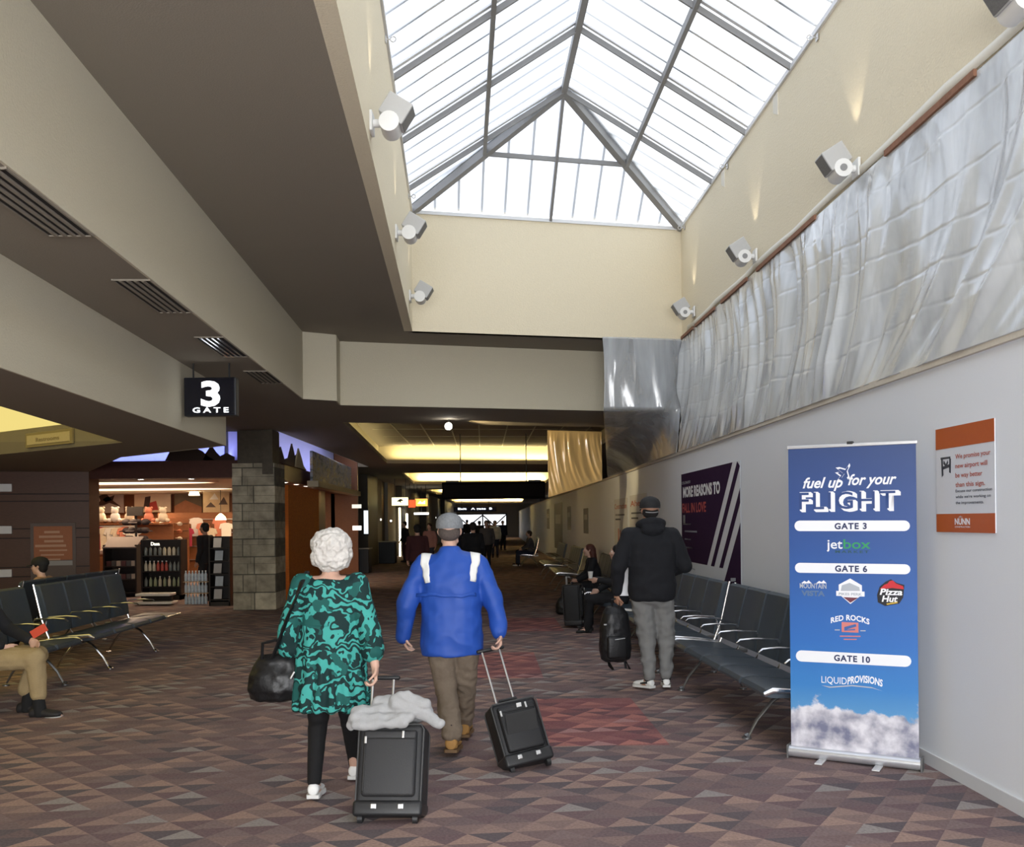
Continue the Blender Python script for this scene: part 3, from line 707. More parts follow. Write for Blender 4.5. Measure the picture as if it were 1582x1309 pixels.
for k in range(8):
    c = [2, 1, 0, 3, 2, 1, 2, 3][k]; o = garment(.34, .55, GM[c]); p = aty(262 + k * 12, 800 + (k % 3) * 8, 28.5); o.location = (p.x, 28.80 - .07 * (k % 3), p.z); o.rotation_euler = (0, 0, R(2))
    tag(o, '%s shirt on the back wall display behind the shopper' % ('crimson', 'cream', 'coral', 'white')[c], 'shirt', '%s shirts on the back display' % ('crimson', 'cream', 'coral', 'white')[c])
bd = thing('wall_display', 'slatted wooden display wall hung with shirts at the store back', 'display', (aty(305, 900, 28.9).x, 28.9, 0))
m = MB(); m.box((0, 0, 1.0), (2.3, .06, 2.0)); m.build('back_panel', CHERRY, bd)
for z in (.6, 1.0, 1.4, 1.8): m = MB(); m.rbox((0, -.06, z), (2.2, .06, .02), .004); m.build('rail', ALU, bd)
# round white-framed mugs/plates table in front
tb = thing('display_table', 'round display table of folded goods left of the bottle rack', 'table', (aty(188, 900, 26.5).x, 26.5, 0))
m = MB(); m.prism(ellipse(0, 0, .7, .7), .82, .87); m.build('tabletop', CHERRY, tb); m = MB(); m.tube([(0, 0, 0), (0, 0, .82)], .08); m.build('pedestal', SH, tb)
rr = random.Random(5)
for k in range(12):
    m = MB(); m.rbox((0, 0, .06), (.26, .2, .12), .02); c = rr.choice([1, 2, 3, 3]); o = m.build('folded_shirt', GM[c]); a = k * PI / 6
    o.location = (tb.location.x + .5 * math.cos(a), 26.5 + .5 * math.sin(a), .87); o.rotation_euler = (0, 0, a); cn = ('crimson', 'cream', 'coral', 'white')[c]
    tag(o, '%s folded shirt on the round display table' % cn, 'folded shirt', '%s folded shirts on the round table' % cn)
for k in range(5):
    m = MB(); m.ball((0, 0, 0), (.13, .13, .15), 8); m.ball((0, -.02, .19), (.10, .10, .10), 8); m.ball((-.08, 0, .27), .035, 6); m.ball((.08, 0, .27), .035, 6)
    m.ball((-.14, -.05, -.08), (.06, .09, .06), 6); m.ball((.14, -.05, -.08), (.06, .09, .06), 6)
    c = [1, 3, 1, 2, 1][k]; o = m.build('stuffed_toy', GM[c], smooth=60); o.location = aty(156 + k * 22 + (k // 3) * 8, 799.5, 27.2)
    tag(o, '%s stuffed toy on the high shelf at the store back' % ('', 'cream', 'coral', 'white')[c], 'toy', 'stuffed toys at the store back') ; o['label'] = 'plush bear on the store back shelf, %s from the left' % ('first', 'second', 'third', 'fourth', 'fifth')[k]
m = MB(); p = aty(185, 800, 27.2); m.box((p.x + .2, 27.3, p.z - .175), (2.4, .4, .04)); m.box((p.x + .2, 27.48, p.z / 2 - .1), (2.4, .04, p.z - .2)); tag(m.build('back_shelf', CHERRY), 'high wooden shelf of plush toys across the store back', 'shelf')
# low white edged counter and water packs
ct = thing('floor_stand', 'low floor stand with bright white edges in front of the bottle rack', 'stand', (aty(238, 930, 19.9).x, 20.0, 0))
for z, w in ((.05, .78), (.22, .70)): m = MB(); m.rbox((0, 0, z), (w, .4, .05), .01); m.build('shelf', mat('glossy_white_edge', (.75, .73, .7), .2, var=.03), ct)
m = MB(); m.box((0, .12, .12), (.6, .1, .22)); m.build('support', SH, ct)
wat = mat('water_bottle_plastic', (.42, .50, .58), .12, var=.1, coat=.4)
def wb():
    t = thing('water_bottle', '', 'water bottle'); m = MB(); m.rings([[Vector((r * math.cos(a), r * math.sin(a), z)) for a in [2 * PI * k / 12 for k in range(12)]] for r, z in ((.028, 0), (.032, .01), (.032, .07), (.029, .08), (.032, .09), (.032, .14), (.014, .185), (.014, .2))]); m.build('body', wat, t, smooth=40)
    m = MB(); m.prism(ellipse(0, 0, .016, .016, 10), .2, .22); m.build('cap', GC, t); return t
wp = wb(); first = True
for lv in (0, 1, 2):
    for k in range(7):
        loc = (aty(289, 935, 20.0).x + k * .068, 19.95, .01 + lv * .235); lb = 'clear water bottle in the floor stack by the magazine rack, %s layer' % ('bottom', 'middle', 'top')[lv]; g = 'water bottles, %s layer' % ('bottom', 'middle', 'top')[lv]
        if first: wp.location = loc; wp['label'] = lb; wp['group'] = g; first = False
        else: copy_thing(wp, loc, label=lb, group=g)
for lv in (1, 2):
    m = MB(); m.rbox((aty(289, 935, 20.0).x + .204, 19.95, lv * .235 - .001), (.5, .1, .014), .003); tag(m.build('cardboard_tray', mat('card_tray', (.35, .25, .15), .8, var=.1)), 'thin cardboard tray under the %s layer of water bottles' % ('', 'middle', 'top')[lv], 'tray')
# magazine rack
xr = aty(340, 930, 19.6).x
mr_ = thing('magazine_rack', 'tall black magazine rack with pale covers beside the stone pillar', 'magazine rack', (xr, 19.75, 0))
m = MB(); m.box((0, .16, .7), (.42, .05, 1.4)); m.box((-.2, 0, .7), (.03, .36, 1.4)); m.box((.2, 0, .7), (.03, .36, 1.4)); m.box((0, 0, .04), (.42, .36, .08)); m.build('carcass', SH, mr_)
for k in range(5): m = MB(); m.rbox((0, -.02, .12 + .26 * k), (.38, .3, .02), .004); m.build('shelf', SH, mr_)
for k in range(5):
    m = MB(); m.rbox((0, 0, .1), (.16, .012, .2), .003, M=Matrix.Rotation(R(-14), 3, 'X')); o = m.build('magazine', [PALEP, mat('cool_cover', (.5, .55, .6), .4, var=.2, scale=10)][k % 2]); o.location = (xr - .06 + .03 * (k % 2), 19.66, .135 + .26 * k)
    tag(o, 'pale magazine on the black rack, shelf %s from the floor' % ('first', 'second', 'third', 'fourth', 'fifth')[k], 'magazine')
    o['label'] = 'pale magazine on the %s shelf of the black rack by the pillar' % ('lowest', 'second lowest', 'middle', 'second highest', 'highest')[k]

area('frieze_uplight', (-4.66, 24.2, 3.40), (.10, 8.5), 9, (1, .96, .9), (R(180), R(-25), 0))
# pale caps and small boxed souvenirs crowding the back shelves
rr = random.Random(11); pc = None; sb = {}
capc = [mat('pale_cap_cloth', (.55, .50, .42), .8, var=.2), mat('rust_cap_cloth', (.40, .14, .07), .8, var=.2), mat('charcoal_cap_cloth', (.06, .055, .06), .8, var=.2)]
nmc = ('pale', 'rust', 'charcoal')
for reg, (x0, x1, y0, y1, yy_, lb) in enumerate(((140, 200, 800, 828, 29.6, 'left end of the store back wall'), (228, 285, 804, 838, 28.2, 'peg panel behind the bottle rack'))):
    a, b = aty(x0 - 4, y1 + 6, yy_), aty(x1 + 4, y0 - 4, yy_)
    pg = thing('peg_panel', 'wooden peg panel of caps at the %s' % lb, 'display', ((a.x + b.x) / 2, yy_ + .16, 0)); m = MB(); m.box((0, 0, b.z / 2), (b.x - a.x, .04, b.z)); m.build('panel', CHERRY, pg)
    for z in (0, 1, 2): mm = MB(); mm.tube([(-(b.x - a.x) / 2, -.05, aty(x0, y0 + (y1 - y0) * (z + .5) / 3, yy_).z), ((b.x - a.x) / 2, -.05, aty(x0, y0 + (y1 - y0) * (z + .5) / 3, yy_).z)], .008, 6); mm.build('peg_rail', SH, pg)
    for r_ in range(3):
        for c_ in range(4):
            q = rr.choice((0, 0, 1, 2)); p = aty(x0 + (x1 - x0) * (c_ + .5) / 4, y0 + (y1 - y0) * (r_ + .5) / 3, yy_ + .045)
            if q not in sb: sb[q] = cap_mesh().build('souvenir_cap', capc[q], smooth=50); o = sb[q]
            else: o = sb[q].copy(); COL.objects.link(o)
            o.location = p; o.rotation_euler = (R(-20), 0, R(rr.uniform(-12, 12))); o.scale = (.72, .72, .72)
            tag(o, '%s cap hanging at the %s' % (nmc[q], lb), 'cap', '%s caps, %s' % (nmc[q], lb))
# ================================================================== FAR CORRIDOR
PIER = mat('dark_bronze_pier', (.07, .055, .035), .55, bump=.1, var=.2)
SHOPD = mat('dim_shopfront', (.035, .028, .022), .5, var=.3, bump=.05)
GREYW = mat('dim_grey_wall', (.34, .32, .27), .8, var=.06)
m = MB(); m.box((-5.75, 65.4, 2.0), (.12, 68.4, 4)); struct(m, 'wall_corridor_left', SHOPD)
for i, (y0, y1, mt, d) in enumerate(((31.35, 32.2, PIER, .25), (36.0, 38.6, PIER, .35), (38.62, 41.0, GREYW, .2), (43.4, 46.2, GREYW, .15), (47.6, 49.0, PIER, .3), (51, 56, GREYW, .1), (60, 62, PIER, .4), (66, 72, GREYW, .2), (78, 81, PIER, .3))):
    m = MB(); m.box((-5.69 + d / 2, (y0 + y1) / 2, 1.72), (d, y1 - y0, 3.44)); struct(m, 'wall_pier_%d' % (i + 1), mt)
# end wall with the braced window
m = MB(); m.box((-10.9, 99.6, 1.8), (10.4, .3, 3.6)); m.box((2.0, 99.6, 1.8), (5.0, .3, 3.6)); m.box((-3.1, 99.6, 3.0), (5.2, .3, 1.2)); m.box((-3.1, 99.6, .14), (5.2, .3, .28)); struct(m, 'wall_end', GREYW)
m = MB()
for a, b in (((-5.7, .3), (-5.7, 2.4)), ((-3.0, .3), (-3.0, 2.4)), ((-.55, .3), (-.55, 2.4)), ((-5.7, .3), (-.5, .3)), ((-5.7, 2.4), (-.5, 2.4)), ((-5.7, 2.3), (-4.4, 1.2)), ((-4.4, 1.2), (-3.0, 2.3)), ((-4.4, 1.2), (-4.4, .3)), ((-3, 2.3), (-1.8, 1.2)), ((-1.8, 1.2), (-.6, 2.3)), ((-5.7, 1.2), (-.55, 1.2))):
    m.tube([(a[0], 99.5, a[1]), (b[0], 99.5, b[1])], .07, 6)
w2 = struct(m, 'window_2', DARK)
m = MB(); m.box((-3.1, 99.62, 1.35), (5.1, .02, 2.05))
gl = mat('clear_window_glass', (.9, .95, 1), .05, alpha=.12); m.build('pane', gl, w2)
# lit things along the far left side
WGLOW = glow('lit_white_panel', (1, .93, .78), 1.6); YGLOW = glow('lit_yellow_sign', (1, .92, .45), 1.25); OGLOW = glow('lit_orange_sign', (1, .42, .08), 1.0); REDG = glow('lit_red_sign', (.85, .10, .03), .8)
def hanging_sign(px0, py0, px1, py1, y, face, label, name='hanging_sign', top=Zb, rims=True, back=DARK, txt=None):
    a, b = aty(px0, py1, y), aty(px1, py0, y); w, h = b.x - a.x, b.z - a.z
    t = thing(name, label, 'sign', ((a.x + b.x) / 2, y, a.z))
    m = MB(); m.rbox((0, .06, h / 2), (w, .16, h), .01); m.build('housing', back, t)
    if face is not None: m = MB(); m.rbox((0, -.03, h / 2), (w * .96, .012, h * .9), .003); m.build('face', face, t)
    for s in (-.32, .32): m = MB(); m.tube([(s * w, .06, h), (s * w, .06, top - a.z)], .012, 6); m.build('hanger', DARK, t)
    return t, w, h
t, w, h = hanging_sign(605, 768, 631, 782, 40, YGLOW, 'lit pale yellow sign with a dark mark hanging on the far left')
m = MB(); m.plate((0, -.04, h * .5), (1, 0, 0), (0, 0, 1), [(-.2 * w, 0), (-.05 * w, .22 * h), (.06 * w, .3 * h), (.22 * w, .1 * h), (.05 * w, .02 * h), (.1 * w, -.2 * h), (-.04 * w, -.02 * h)], .004, nrm=(0, -1, 0)); m.build('emblem', DARK, t)
hanging_sign(631, 772, 642, 785, 45, REDG, 'small lit red sign hanging between the yellow and orange signs')
t, w, h = hanging_sign(641, 770, 661, 783, 47, OGLOW, 'lit orange sign hanging beyond the pale yellow one')
m = MB(); m.plate((0, -.04, h * .5), (1, 0, 0), (0, 0, 1), [(-.3 * w, -.15 * h), (-.1 * w, .2 * h), (.05 * w, 0), (.3 * w, .25 * h), (.3 * w, -.2 * h)], .004, nrm=(0, -1, 0)); m.build('emblem', YGLOW, t)
t, w, h = hanging_sign(701, 783, 767, 791, 62, mat('navy_sign_face', (.03, .04, .12), .5, var=.1), 'distant dark blue overhead sign with small white lettering', top=Zb + .55)
WL = glow('lit_white_letters', (.85, .92, 1), 1.2)
text('Exit   A gate  B', 'lettering', WL, t, (0, -.045, h * .42), (1, 0, 0), (0, 0, 1), .12, .02, width=w * .8)
t, w, h = hanging_sign(683, 744, 842, 772, 26, None, 'large unlit black overhead sign hanging across the corridor', 'overhead_sign', top=Zb + .55, back=mat('black_sign_box', (.006, .005, .005), .9, var=.2, spec=.05))
m = MB(); m.rbox((0, -.025, h / 2), (w * .97, .012, h * .72), .003); m.build('face', mat('smoked_sign_face', (.010, .008, .007), .7, var=.3, spec=.08), t)
for s in (-.4, .4): m = MB(); m.rbox((s * w, .06, h + .02), (.34, .12, .05), .008); m.build('mounting_plate', DARK, t)
m = MB(); m.tube([(-5.42, 46.9, .0), (-5.42, 46.9, 2.35)], .045, 8); tag(m.build('strip_light', glow('strip_light_tube', (1, .85, .55), 5), None), 'tall vertical strip light beside a far left doorway', 'strip light')
m = MB(); m.tube([(-5.54, 51.2, 1.2), (-5.54, 51.2, 2.1)], .05, 8); tag(m.build('strip_light', glow('strip_light_tube', (1, .85, .55), 5), None), 'shorter vertical strip light beyond the tall one on the left', 'strip light')
def lit_panel(px0, py0, px1, py1, y, label, mt=None, cat='sign'):
    a, b = aty(px0, py1, y), aty(px1, py0, y); t = thing('menu_board', label, cat, ((a.x + b.x) / 2, y, a.z))
    m = MB(); m.rbox((0, .03, (b.z - a.z) / 2), (b.x - a.x, .05, b.z - a.z), .008); m.build('box', DARK, t)
    m = MB(); m.box((0, 0, (b.z - a.z) / 2), ((b.x - a.x) * .9, .02, (b.z - a.z) * .86)); m.build('face', mt or WGLOW, t)
    return t
lit_panel(543, 779, 559, 786, 31.2, 'upper small white lit panel in the dark shop beyond the picture frieze', glow('dim_white_panel', (.9, .85, .7), .6)); lit_panel(544, 812, 559, 820, 31.2, 'lower small white lit panel in the dark shop beyond the frieze', glow('soft_white_panel', (1, .97, .9), .9))
lit_panel(562, 786, 569, 828, 35.9, 'narrow tall bright panel on the left edge of the dark pier', glow('pale_blue_panel', (.8, .85, .9), .6))
for px, py, n in ((588, 803, 'first'), (604, 805, 'second'), (672, 800, 'third'), (634, 800, 'fourth')): 
    p = aty(px, py, 40.5 if px < 620 else 70); m = MB(); m.ball(p, .045 if px < 620 else .09, 6); tag(m.build('wall_lamp', WGLOW, smooth=True), 'tiny bright wall lamp far down the corridor, %s from the left' % n, 'wall lamp')
    if px == 634: bpy.data.objects.remove(bpy.data.objects[[o.name for o in COL.objects if o.name.startswith('wall_lamp')][-1]])
# pendant dish lights far away
for px, py, y, n in ((651, 794, 50, 'left'), (835, 793, 70, 'right')):
    p = aty(px, py, y); t = thing('dish_lamp', 'bright round dish lamp hanging far down the corridor, on the %s' % n, 'pendant lamp', p); m = MB(); m.prism(ellipse(0, 0, .38, .38, 20), -.04, .06); m.build('dish', glow('dish_glow', (1, .95, .85), 2.5), t); m = MB(); m.tube([(0, 0, .06), (0, 0, Zb - p.z)], .015, 6); m.build('stem', DARK, t)
# dark low counters on the left
for i, (px0, px1, py0, py1, y, lb) in enumerate(((540, 569, 849, 868, 31.6, 'black counter front beyond the frieze'), (585, 610, 838, 880, 38.9, 'dark rounded kiosk by the far left wall'))):
    a, b = aty(px0, py1, y), aty(px1, py0, y); t = thing('counter', lb, 'counter', ((a.x + b.x) / 2, y + .4, 0))
    m = MB(); m.rbox((0, 0, b.z / 2), (b.x - a.x, .7, b.z), .02); m.build('body', DARK, t); m = MB(); m.rbox((0, 0, b.z + .02), (b.x - a.x + .06, .76, .04), .01); m.build('worktop', GREYW, t)
# small spot lamp in front of the first coffer
p = aty(693, 659, 17.0); t = thing('spot_lamp', 'small bright spot lamp under the dark soffit beyond the cross beam', 'spot lamp', p)
m = MB(); m.ball((0, -.02, 0), .065, 10); m.build('bulb', glow('spot_bulb', (1, .95, .85), 9), t, smooth=True); m = MB(); m.tube([(0, .05, -.01), (0, .14, .01)], .05, 10); m.tube([(0, .09, 0), (0, .09, Zb - p.z)], .012, 6); m.build('housing', DARK, t)

# ================================================================== CEILING VENTS
def vent(y0, y1, label, mt):
    x0 = (bl(y0) + bl(y1)) / 2 - .155; t = thing('ceiling_vent', label, 'vent', (x0, (y0 + y1) / 2, Zb - .002), math.atan(.053), 'slot vents in the long soffit')
    L_ = y1 - y0; m = MB(); m.box((0, 0, -.002), (.27, L_, .004)); m.build('backing', BLACKV, t)
    fr_ = MB()
    for s in (-1, 1): fr_.box((s * .135, 0, -.006), (.012, L_ + .02, .012)); fr_.box((0, s * L_ / 2, -.006), (.28, .012, .012))
    fr_.build('frame', CEIL, t)
    for k in range(4): m = MB(); m.rbox((-.082 + .054 * k, 0, -.008), (.022, L_ - .01, .016), .003); m.build('slat', mt, t)
    t['group'] = ''; del t['group']; return t
vent(4.85, 6.0, 'slotted ceiling vent nearest the camera in the left soffit', CEIL); vent(7.1, 8.2, 'second slotted vent along the left soffit', CEIL)
vent(9.3, 10.4, 'slotted vent with a bright glint above the gate sign', mat('shiny_vent_slat', (.75, .75, .8), .15, .9)); vent(11.4, 12.4, 'farthest slotted vent beyond the gate sign', CEIL)

# ================================================================== GATE SIGN
t = thing('gate_sign', 'black hanging sign with lit white 3 and the word GATE', 'sign', (aty(325, 643, 10.8).x, 10.8, aty(325, 643, 10.8).z), 0)
for s in (-.2, .2): m = MB(); m.tube([(s, .05, .40), (s, .05, Zb - t.location.z)], .01, 6); m.build('hanger', DARK, t)
m = MB(); m.rbox((0, .05, .215), (.58, .12, .43), .012); m.build('housing', mat('black_sign_case', (.008, .009, .014), .35, var=.2), t)
m = MB(); m.rbox((0, -.013, .215), (.55, .01, .40), .004); m.build('face', mat('black_sign_acrylic', (.006, .006, .012), .2), t)
SIGNW = glow('lit_sign_white', (.92, .97, 1), 1.4)
text('3', 'numeral', SIGNW, t, (.01, -.019, .118), (1, 0, 0), (0, 0, 1), .262, .035, width=.215)
text('GATE', 'lettering', SIGNW, t, (.01, -.019, .038), (1, 0, 0), (0, 0, 1), .056, .02, width=.40, spacing=1.5)
# engraved sign on the angled coffer face
a_, b_ = Vector((-7.52, 14.2, 0)), Vector((-4.93, 12.32, 0)); dd = (b_ - a_).normalized()
r0 = ray(42, 683); tt = None
def on_face(px, py, o, d):
    n_ = Vector((d.y, -d.x, 0)); r = ray(px, py); e = Vector((0, 0, EYE)); t = (o - e).dot(n_) / r.dot(n_); return e + r * t
p0, p1 = on_face(43, 681, a_, dd), on_face(115, 680, a_, dd)
wS = (Vector((p1.x, p1.y, 0)) - Vector((p0.x, p0.y, 0))).length
t = thing('wall_sign', 'small tan lettered sign on the face of the yellow lit coffer', 'sign', ((p0.x + p1.x) / 2, (p0.y + p1.y) / 2, Zf + .05), math.atan2(dd.y, dd.x))
m = MB(); m.rbox((0, -.02, .10), (wS, .03, .20), .004); m.build('frame', mat('bronze_sign_frame', (.26, .21, .10), .6, var=.1), t)
m = MB(); m.rbox((0, -.038, .10), (wS - .1, .01, .13), .003); m.build('plate', mat('tan_sign_plate', (.50, .42, .24), .6, var=.1), t)
text('Restrooms', 'lettering', mat('bronze_sign_letter', (.22, .17, .08), .6), t, (.0, -.046, .07), (1, 0, 0), (0, 0, 1), .055, .01, width=wS * .5)
# no lamps in the lounge coffer, its ceiling carries the glow


# ================================================================== WELL FIXTURES
def uplight():
    t = thing('wall_uplight', '', 'wall light'); m = MB()
    m.rbox((-.012, 0, 0), (.024, .15, .15), .006); m.tube([(-.01, 0, 0), (-.09, 0, 0)], .03, 10); m.build('mount', WHITEP, t, smooth=40)
    m = MB(); m.tube([(-.15, -.10, -.02), (-.15, .10, -.02)], .075, 18); m.build('barrel', WHITEP, t, smooth=40)
    M = Matrix.Rotation(R(-32), 3, 'Y'); m = MB(); m.rbox((-.20, 0, .08), (.20, .19, .17), .008, M=M); m.build('head', mat('light_grey_enamel', (.48, .48, .47), .5, var=.03), t)
    g = MB(); c = Vector((-.20, 0, .08)) + M @ Vector((-.101, 0, 0)); g.rbox(c, (.006, .17, .15), .002, M=M)
    f = g.build('louvre', mat('grey_louvre', (.18, .18, .18), .5, .2, var=.3, scale=90), t)
    h = MB(); h.tube([(-.15, -.105, -.02), (-.15, -.099, -.02)], .03, 12); h.build('pivot', DKMET, t); return t
up0 = uplight(); first = True
for y, z, sd, lb in ((14.15, 4.67, 1, 'farthest box uplight on the right side of the skylight well'), (11.0, 4.62, 1, 'second farthest box uplight on the right wall, above the plastic'), (8.05, 4.54, 1, 'box uplight high on the right wall above the plastic sheeting'), (5.38, 4.50, 1, 'nearest uplight at the top right corner of the view'),
                    (13.2, 4.72, -1, 'small farthest uplight on the left edge of the skylight well'), (10.2, 4.69, -1, 'middle box uplight on the left edge of the skylight well'), (7.2, 4.61, -1, 'largest, nearest box uplight on the left well wall')):
    x = wr(y) if sd > 0 else wl(y); g = None
    if first: o = up0; first = False
    else: o = copy_thing(up0)
    o.location = (x, y, z); o.rotation_euler = (0, 0, 0 if sd > 0 else PI); o['label'] = lb
    spot('uplight_beam', (x - sd * .12, y, z + .2), (x - sd * .06, y + .05, z + 1.6), 4, (1, .88, .68), 60, r=.02)
# eye hooks at the foot of the glazing
hk = thing('wall_hook', '', 'hook'); m = MB(); m.rbox((-.006, 0, 0), (.012, .06, .06), .002); m.build('plate', ALU, hk)
m = MB(); m.tube([(0, 0, 0), (-.05, 0, 0)], .008, 6); m.tube([(-.075 + .025 * math.cos(a), 0, .025 * math.sin(a)) for a in [2 * PI * k / 12 for k in range(13)]], .006, 6); m.build('ring', ALU, hk)
first = True
for y, sd, lb in ((8.95, 1, 'small eye hook nearest on the right wall under the glazing'), (12.2, 1, 'small eye hook in the middle of the right wall under the glazing'), (14.75, 1, 'small eye hook at the far right corner of the glazing'), (8.9, -1, 'small eye hook nearest on the left wall under the glazing'), (10.3, -1, 'small eye hook in the middle of the left well wall'), (13.2, -1, 'small eye hook farthest on the left well wall')):
    x = wr(y) if sd > 0 else wl(y)
    if first: o = hk; first = False
    else: o = copy_thing(hk)
    o.location = (x, y, Zk - .07); o.rotation_euler = (0, 0, 0 if sd > 0 else PI); o['label'] = lb
m = MB()
for i, y in enumerate((10.15, 12.35)):
    m = MB(); m.plate((wr(y) - .004, y, Zk - .28), (-.034, 1, 0), (0, 0, 1), [(0, 0), (.16, .08), (.16, .24), (0, .24)], .012); tag(m.build('wall_patch', mat('pale_patch', (.72, .68, .58), .7, var=.03)), 'small pale patch on the right wall under the glazing, the %s one' % ('nearer', 'farther')[i], 'patch')

# ================================================================== PLASTIC SHEETING
def film(name, col, alo, ahi, rough=.2):
    m = bpy.data.materials.new(name); m.use_nodes = True; nt = m.node_tree; N = nt.nodes; L = nt.links.new; b = N['Principled BSDF']
    b.inputs['Base Color'].default_value = (*col, 1); b.inputs['Roughness'].default_value = rough; b.inputs['Specular IOR Level'].default_value = .9
    b.inputs['Coat Weight'].default_value = .8; b.inputs['Coat Roughness'].default_value = .15
    t = N.new('ShaderNodeTexCoord'); mp = N.new('ShaderNodeMapping'); mp.inputs['Scale'].default_value = (3, 2.2, .5); n = N.new('ShaderNodeTexNoise'); n.inputs['Scale'].default_value = 1.2; n.inputs['Detail'].default_value = 7; n.inputs['Distortion'].default_value = .7
    L(t.outputs['Object'], mp.inputs[0]); L(mp.outputs[0], n.inputs[0]); r = N.new('ShaderNodeMapRange'); r.inputs[1].default_value = .3; r.inputs[2].default_value = .7; r.inputs[3].default_value = alo; r.inputs[4].default_value = ahi
    L(n.outputs[0], r.inputs[0]); L(r.outputs[0], b.inputs['Alpha'])
    bp = N.new('ShaderNodeBump'); bp.inputs['Strength'].default_value = .3; bp.inputs['Distance'].default_value = .04; L(n.outputs[0], bp.inputs['Height']); L(bp.outputs[0], b.inputs['Normal']); L(bp.outputs[0], b.inputs['Coat Normal'])
    return m
FILM = film('clear_poly_sheeting', (.70, .73, .75), .45, .9, .12)
def sheet(name, top, bot, m_, ns, nt_, amp, fold, seed, outn, bow=.0, shear=0., crease=(), label='', mid=None):
    def pl(P, s):
        k = s * (len(P) - 1); i = min(int(k), len(P) - 2); return Vector(P[i]).lerp(Vector(P[i + 1]), k - i)
    rows = []
    n_ = Vector(outn).normalized()
    L_ = sum((Vector(a) - Vector(b)).length for a, b in zip(top, top[1:]))
    for j in range(nt_ + 1):
        t = j / nt_; row = []
        for i in range(ns + 1):
            s = i / ns; p = pl(top, s).lerp(pl(bot, s), t) if mid is None else (pl(top, s).lerp(pl(mid, s), t / .55) if t < .55 else pl(mid, s).lerp(pl(bot, s), (t - .55) / .45)); q = s * L_ + shear * t * t
            e = min(1, 6 * t) * min(1, 5 * (1 - t) + .15)
            f = noise.noise(Vector((q * fold, t * .5, seed))) * .6 + (1 - abs(noise.noise(Vector((q * fold * 1.9, t * .8, seed + 5)))) * 2.4) * .35 + noise.noise(Vector((q * fold * 4.3, t * .8, seed + 9))) * .28
            f += .2 * noise.noise(Vector((q * .7, t * .8, seed + 3)))
            d = amp * e * f - bow * math.sin(PI * t)
            for c in crease: 
                cc = c + .03 * math.sin(q * 1.3 + c * 9); d -= .0035 * math.exp(-((t - cc) / .006) ** 2) * (1 if nt_ > 60 else 0)
            row.append(p + n_ * d)
        rows.append(row)
    m = MB(); m.rings(rows, closed=False, caps=False)
    o = m.build(name, m_, None, smooth=True, fix=False); so = o.modifiers.new('t', 'SOLIDIFY'); so.thickness = .002
    return tag(o, label, 'plastic sheeting')
top = [(wr(y) - .012, y, Zc + .03) for y in (-4, 2, 8, 12, 15.03)]
bot = [(cw(y) - .036, y, 2.655) for y in (-4, 1.5, 7, 10.5, 14.6)]
sheet('plastic_sheeting', top, bot, FILM, 640, 200, .12, 1.5, 2.3, (-1, -.03, .1), bow=.04, shear=-1.3, crease=(.14, .3, .47, .64, .8), label='long glossy clear plastic sheeting hung from the skylight well down to the white wall')
t2 = [(2.655, 15.03, Zc + .02), (2.2, 14.92, Zc + .02), (1.8, 14.83, Zc + .02), (1.40, 14.72, Zc + .01)]
b2 = [(cw(14.7) - .036, 14.7, 2.655), (cw(17) - .036, 17, 2.655), (cw(19.5) - .036, 19.5, 2.655), (cw(23) - .036, 23.0, 2.655)]
sheet('plastic_sheeting', t2, b2, film('thin_poly_sheeting', (.60, .63, .66), .30, .70), 120, 60, .10, 1.6, 7.7, (-.6, -.8, 0), bow=.0, shear=.4, mid=[(2.60, 14.98, 3.36), (2.25, 14.95, 3.36), (1.85, 14.92, 3.36), (1.44, 14.9, 3.36)], label='thin see-through plastic sheeting falling past the right end of the cross beam')
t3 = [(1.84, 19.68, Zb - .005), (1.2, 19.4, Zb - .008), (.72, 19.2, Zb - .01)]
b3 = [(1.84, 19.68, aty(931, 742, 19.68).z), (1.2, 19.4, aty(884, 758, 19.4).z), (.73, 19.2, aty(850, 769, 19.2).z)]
sheet('plastic_sheeting', t3, b3, film('warm_lit_poly_sheeting', (.62, .44, .20), .85, .98, .25), 160, 70, .10, 3.4, 3.1, (-.3, -.9, 0), bow=.0, shear=.25, label='crinkled plastic sheeting with warm golden light put into its colour, above the far part of the white wall')  # same plastic as the rest, warm light on it tinted into the colour
spot('spot_lamp_beam', (aty(693, 659, 17.0).x + .1, 17.05, aty(693, 659, 17.0).z), (1.3, 19.5, 2.9), 150, (1, .78, .42), 50)
# laths and tape along the well edge
for i, (y0, y1) in enumerate(((14.15, 14.95), (12.85, 14.0), (11.3, 12.5), (9.0, 10.9), (6.1, 7.45))):
    m = MB(); a, b = Vector((wr(y0) - .024, y0, Zc + .02)), Vector((wr(y1) - .024, y1, Zc + .02)); bar(m, a, b, .022, .045)
    tag(m.build('wood_lath', WOODR), 'brown wooden lath pinning the plastic along the well edge, %s from the far corner' % ('first', 'second', 'third', 'fourth', 'fifth')[i], 'lath')
m = MB(); yy = [-4 + .35 * k for k in range(54)]
rows = [[Vector((wr(y) - .016 - .004 * math.sin(y * 7), y, Zc + .045 + .012 * math.sin(y * 3.1) + dz)) for y in yy] for dz in (0, .05, .075)]
m.rings(rows, closed=False, caps=False); o = m.build('tape_strip', mat('cream_masking_tape', (.72, .69, .60), .5, var=.05), None, smooth=True, fix=False); so = o.modifiers.new('t', 'SOLIDIFY'); so.thickness = .003; tag(o, 'wrinkled cream masking tape along the top edge of the long plastic sheeting', 'tape')
